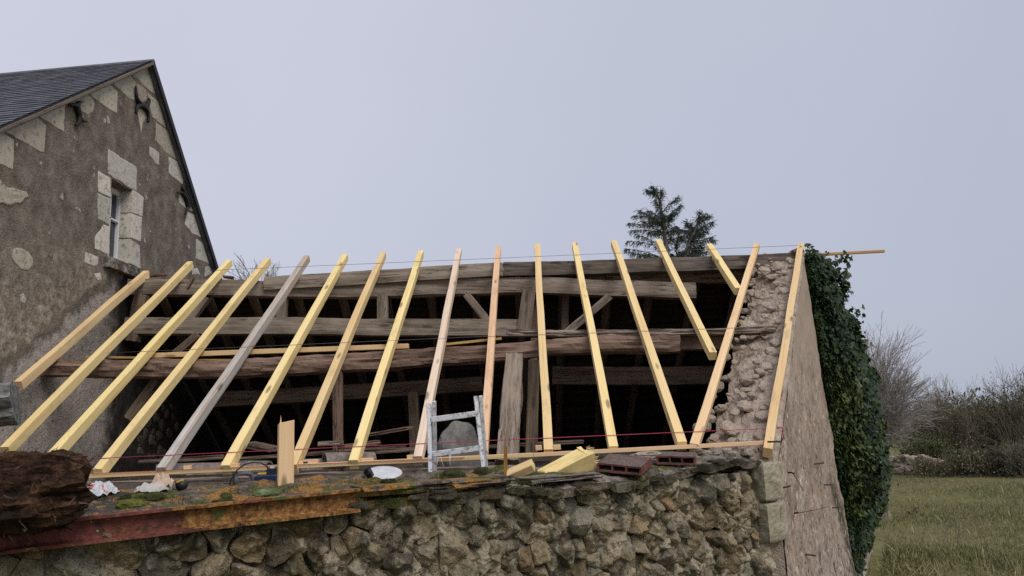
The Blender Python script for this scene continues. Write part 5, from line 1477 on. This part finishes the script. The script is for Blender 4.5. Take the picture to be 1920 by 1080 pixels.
# ------------------------------------------------------------------ meadow edge: old field wall, hedge bushes, garden wall stub
def far_wall():
    a, b = atZ(1655, 888, -CZ), atZ(2100, 890, -CZ); a.z = b.z = 0; L = (b - a).length; d = (b - a).normalized(); n = Vector((d.y, -d.x, 0))
    t = empty('field_wall', a.lerp(b, .5), 'low ruined pale stone wall at the far edge of the meadow', 'wall')
    V = []; Fc = []; nu = 160; prof = [(.22, 0), (.2, .25), (.2, .45), (.14, .66), (0, .72), (-.2, .6), (-.22, 0)]
    for i in range(nu + 1):
        s = L * i / nu; hgt = .62 + .45 * noise.noise(Vector((s * .5, 0, 0))) + .15 * noise.noise(Vector((s * 2.2, 3, 0)))
        for (o, z) in prof: V.append(d * s + n * (o + .08 * fbm((s, o, z), 3, 3)) + Vector((0, 0, max(0, z * hgt + .06 * fbm((s, z, 0), 4, 3)))))
    k = len(prof)
    for i in range(nu):
        for j in range(k - 1): Fc.append((i * k + j, (i + 1) * k + j, (i + 1) * k + j + 1, i * k + j + 1))
    core = obj('core', mesh(V, Fc), M['topstone'], t, Matrix.Translation(a))
    for _ in range(290):
        s = random.uniform(0, L); z = random.uniform(.05, .7); sz = random.uniform(.12, .26)
        p = a + d * s + n * (.18 + random.uniform(-.02, .06)) + Vector((0, 0, z * (.75 + .35 * noise.noise(Vector((s * .5, 0, 0))))))
        obj('stone', random.choice(PEB), M['topstone'], t, Matrix.Translation(p) @ Matrix.Rotation(random.uniform(0, 6.3), 4, 'Z') @ Matrix.Diagonal((sz * 1.3, sz, sz * .75, 1)))
far_wall()
p = atZ(1672, 972, -CZ)
o = timber('garden_wall', [Vector((p.x - .30, p.y + .2, 0)), Vector((p.x - .30, p.y + .2, 1.02))], .55, 1.4, M['rubble'], None, up=Vector((.3, 1, 0)), rough=.05, wav=.05, rnd=.15, seg=.06, ns=8)
tag(o, 'yellowish stone wall stub showing at the right edge of the ivy', 'wall', kind='thing')

def shrub(px, top, wpx, Y, label, leafy, mats, twig='twig_b', nst=26, size=.10, zbase=0., name='hedge_bush', dens=1.):
    if Y < 0: Y = atZ(px, -Y, -CZ).y
    b = Vector((atY(px, 860, Y).x, Y, zbase)); ht = atY(px, top, Y).z - zbase; hw = wpx / 2 * Y / F
    t = empty(name, b, label, 'bush')
    V, Fc, tips = [], [], []
    for k in range(nst):
        a = random.uniform(0, 6.28); rr = random.random() ** .6
        tip = Vector((math.cos(a) * rr * hw, math.sin(a) * rr * hw * .7, ht * random.uniform(.55, 1.0) * (1 - .35 * rr * rr)))
        st = Vector((tip.x * .25, tip.y * .25, 0)); d = tip - st
        grow(V, Fc, st, (d.normalized() + Vector((0, 0, .25))).normalized(), d.length * .42, .02, 0, 3, .55, .25, tips, (2, 3), 4, .35)
    obj('stem_core', mesh(V, Fc), M[twig], t, Matrix.Translation(b))
    pos, nr, tn, sz, mi = [], [], [], [], []
    for _ in range(int(leafy)):
        q, d = random.choice(tips)
        p = q + Vector((random.gauss(0, .10), random.gauss(0, .10), random.gauss(0, .10)))
        near = False
        if random.random() < .6:
            a = random.uniform(0, 6.28); rr = random.random() ** .5; h = random.random() ** .8
            p = Vector((math.cos(a) * rr * hw * (1 - .5 * h * h), math.sin(a) * rr * hw * .7, ht * h * (.74 + .2 * noise.noise(Vector((a * 2, rr * 3, px))))))
            if noise.noise(p * 1.3 + b) < -.12: continue
        else: near = True
        if p.z < .02 or p.z > ht * (.93 if near else .85): continue
        pos.append(p); nr.append(noise.random_unit_vector()); tn.append((random.gauss(0, .6), random.gauss(0, .6), .7)); sz.append(random.uniform(.6, 1.3) * size * (.62 if near else 1)); mi.append(random.random() < .3)
    if pos: leaf_cloud('leaves', pos, nr, tn, np.array(sz), [M[mats[0]], M[mats[1]]], t, 'diamond', np.array(mi, int), Matrix.Translation(b))
shrub(1790, 700, 170, 31, 'tall brownish hedge bush with thin twigs in the middle of the hedge', 5200, ('hedge', 'grass_b'), nst=60, size=.075)
shrub(1855, 712, 120, 31.5, 'brown twiggy bush between the two tall hedge bushes', 3600, ('hedge', 'grass_b'), nst=46, size=.075)
shrub(1915, 680, 140, 30.5, 'tallest dark hedge bush at the right edge', 5200, ('hedge_d', 'hedge'), nst=46, size=.08)
shrub(1722, 755, 110, 32, 'low thin twiggy bush in front of the bare tree', 2200, ('hedge', 'grass_b'), nst=22, size=.08)
shrub(1742, 806, 130, -884, 'low dark green ivy mound on the field wall', 5200, ('ivy_b', 'ivy'), nst=14, size=.085)
shrub(1812, 832, 110, -891, 'brown bramble mound covering the middle of the field wall', 3600, ('hedge_d', 'grass_b'), nst=20, size=.08)
shrub(1892, 822, 110, -892, 'dark leafy bramble at the right end of the field wall', 5600, ('hedge_d', 'hedge'), nst=34, size=.08)
shrub(1735, 850, 70, -892, 'low brown bramble in front of the left part of the field wall', 1600, ('grass_b', 'hedge_d'), nst=16, size=.06)
shrub(1775, 852, 70, -893, 'small dark bramble in front of the middle of the field wall', 1600, ('hedge_d', 'grass_b'), nst=16, size=.06)
shrub(1850, 846, 100, -893, 'dark bramble heap in front of the right part of the field wall', 3000, ('hedge_d', 'grass_b'), nst=22, size=.065)
shrub(1912, 815, 80, -895, 'dark twiggy bramble reaching furthest into the meadow at the right edge', 2600, ('hedge_d', 'hedge'), nst=30, size=.06)
shrub(1695, 962, 40, 17.2, 'small dark bramble tuft at the foot of the yellowish wall stub', 1500, ('ivy', 'hedge_d'), nst=10, size=.05)

# far wood that closes the view behind the hedge
def far_wood():
    V, Fc, tips = [], [], []; pos, nr, tn, sz = [], [], [], []
    for k in range(70):
        x = random.uniform(15, 75); y = random.uniform(60, 75); h = random.uniform(2.0, 3.4)
        tube_geo([Vector((x, y, 0)), Vector((x, y, h))], [.12, .03], 3, Vector((0, 0, 1)), V, Fc, cap=False)
        for _ in range(150):
            pos.append((x + random.gauss(0, 1.1), y + random.gauss(0, 1), abs(random.gauss(h * .55, h * .3)))); nr.append(noise.random_unit_vector()); tn.append((0, 0, 1)); sz.append(random.uniform(.25, .5))
    t = obj('far_wood', mesh(V, Fc), M['twig_b']); tag(t, 'grey distant wood behind the hedge', 'wood', kind='stuff')
    leaf_cloud('foliage', pos, nr, tn, np.array(sz), M['hedge'], t, 'diamond')
far_wood()

# ------------------------------------------------------------------ meadow grass
def grass():
    n = 150000
    Yq = 9.3 + 21 * rng.random(n) ** 1.25
    X = 4.2 + rng.random(n) * (1.0 + .62 * Yq)
    # keep clear of the barn
    u = (Yq - E0.y) / ED.y; wx = E0.x + ED.x * u
    keep = X > wx + np.where(Yq < 14, .25, -2); X, Yq = X[keep], Yq[keep]; n = len(X)
    g = np.array([noise.noise(Vector((x * .45, y * .45, 0))) + .5 * noise.noise(Vector((x * 1.7, y * 1.7, 5))) for x, y in zip(X, Yq)])
    z = np.array([.10 * noise.noise(Vector((x * .35, y * .35, 0))) - .03 for x, y in zip(X, Yq)])
    sz = (.04 + .075 * rng.random(n)) * (1 + .5 * g)
    r = rng.random(n); tall = r < .008; sz[tall] *= 2.0
    far = np.clip((Yq - 14) / 14, 0, 1)
    mi = np.where(r > .84 - .35 * (g < -.1) - .3 * far, 2, np.where(r < .08 + .10 * (g < -.05) + .05 * far, 1, 0))
    pos = np.stack([X, Yq, z], 1); tn = np.stack([rng.normal(0, .45, n), rng.normal(0, .45, n), np.ones(n)], 1); nr = rng.normal(0, 1, (n, 3)); nr[:, 2] *= .3
    tag(leaf_cloud('meadow_grass', pos, nr, tn, sz, [M['grass_g'], M['grass_y'], M['grass_b']], None, 'blade', mi), 'rough winter grass of the meadow, green and straw mixed', 'grass', kind='stuff')
grass()
def stalks(px, py, n, h, label):
    c = atZ(px, py, -CZ); t = empty('dry_stalks', c, label, 'plant'); V, Fc = [], []
    for k in range(n):
        p = Vector((random.gauss(0, .16), random.gauss(0, .16), -.03)); hh = h * random.uniform(.6, 1.1); d = Vector((random.gauss(0, .2), random.gauss(0, .2), 1)) * hh
        tube_geo([p, p + d * .5, p + d + Vector((random.gauss(0, .04), 0, 0))], [.006, .005, .003], 3, Vector((1, 0, 0)), V, Fc, cap=False)
        for _ in range(4):
            q = p + d * random.uniform(.5, .95); tube_geo([q, q + Vector((random.gauss(0, .08), random.gauss(0, .08), random.uniform(.03, .12)))], [.004, .002], 3, Vector((1, 0, 0)), V, Fc, cap=False)
    obj('stem_core', mesh(V, Fc), M['twig_b'], t, Matrix.Translation(c))
stalks(1838, 1030, 7, .75, 'thin upright brown weed stalks in the nearer meadow')
stalks(1790, 1020, 6, .55, 'shorter dry weed stalks left of the tall ones')
stalks(1900, 975, 5, .5, 'dry weed stalks at the right edge of the meadow')
def tussock(px, py, label):
    c = atZ(px, py, -CZ); n = 45
    pos = np.stack([rng.normal(0, .14, n), rng.normal(0, .14, n), np.full(n, -.02)], 1)
    tn = np.stack([rng.normal(-.2, .6, n), rng.normal(0, .6, n), np.full(n, .8)], 1)
    tag(leaf_cloud('grass_tussock', pos, rng.normal(0, 1, (n, 3)), tn, .2 + .25 * rng.random(n), M['grass_y'], None, 'straw', None, Matrix.Translation(c)), label, 'grass')
tussock(1740, 1078, 'straw coloured grass tussock at the bottom edge')
tussock(1885, 1082, 'straw coloured grass tussock in the bottom right corner')
tussock(1655, 1068, 'pale grass tussock at the foot of the barn end wall')
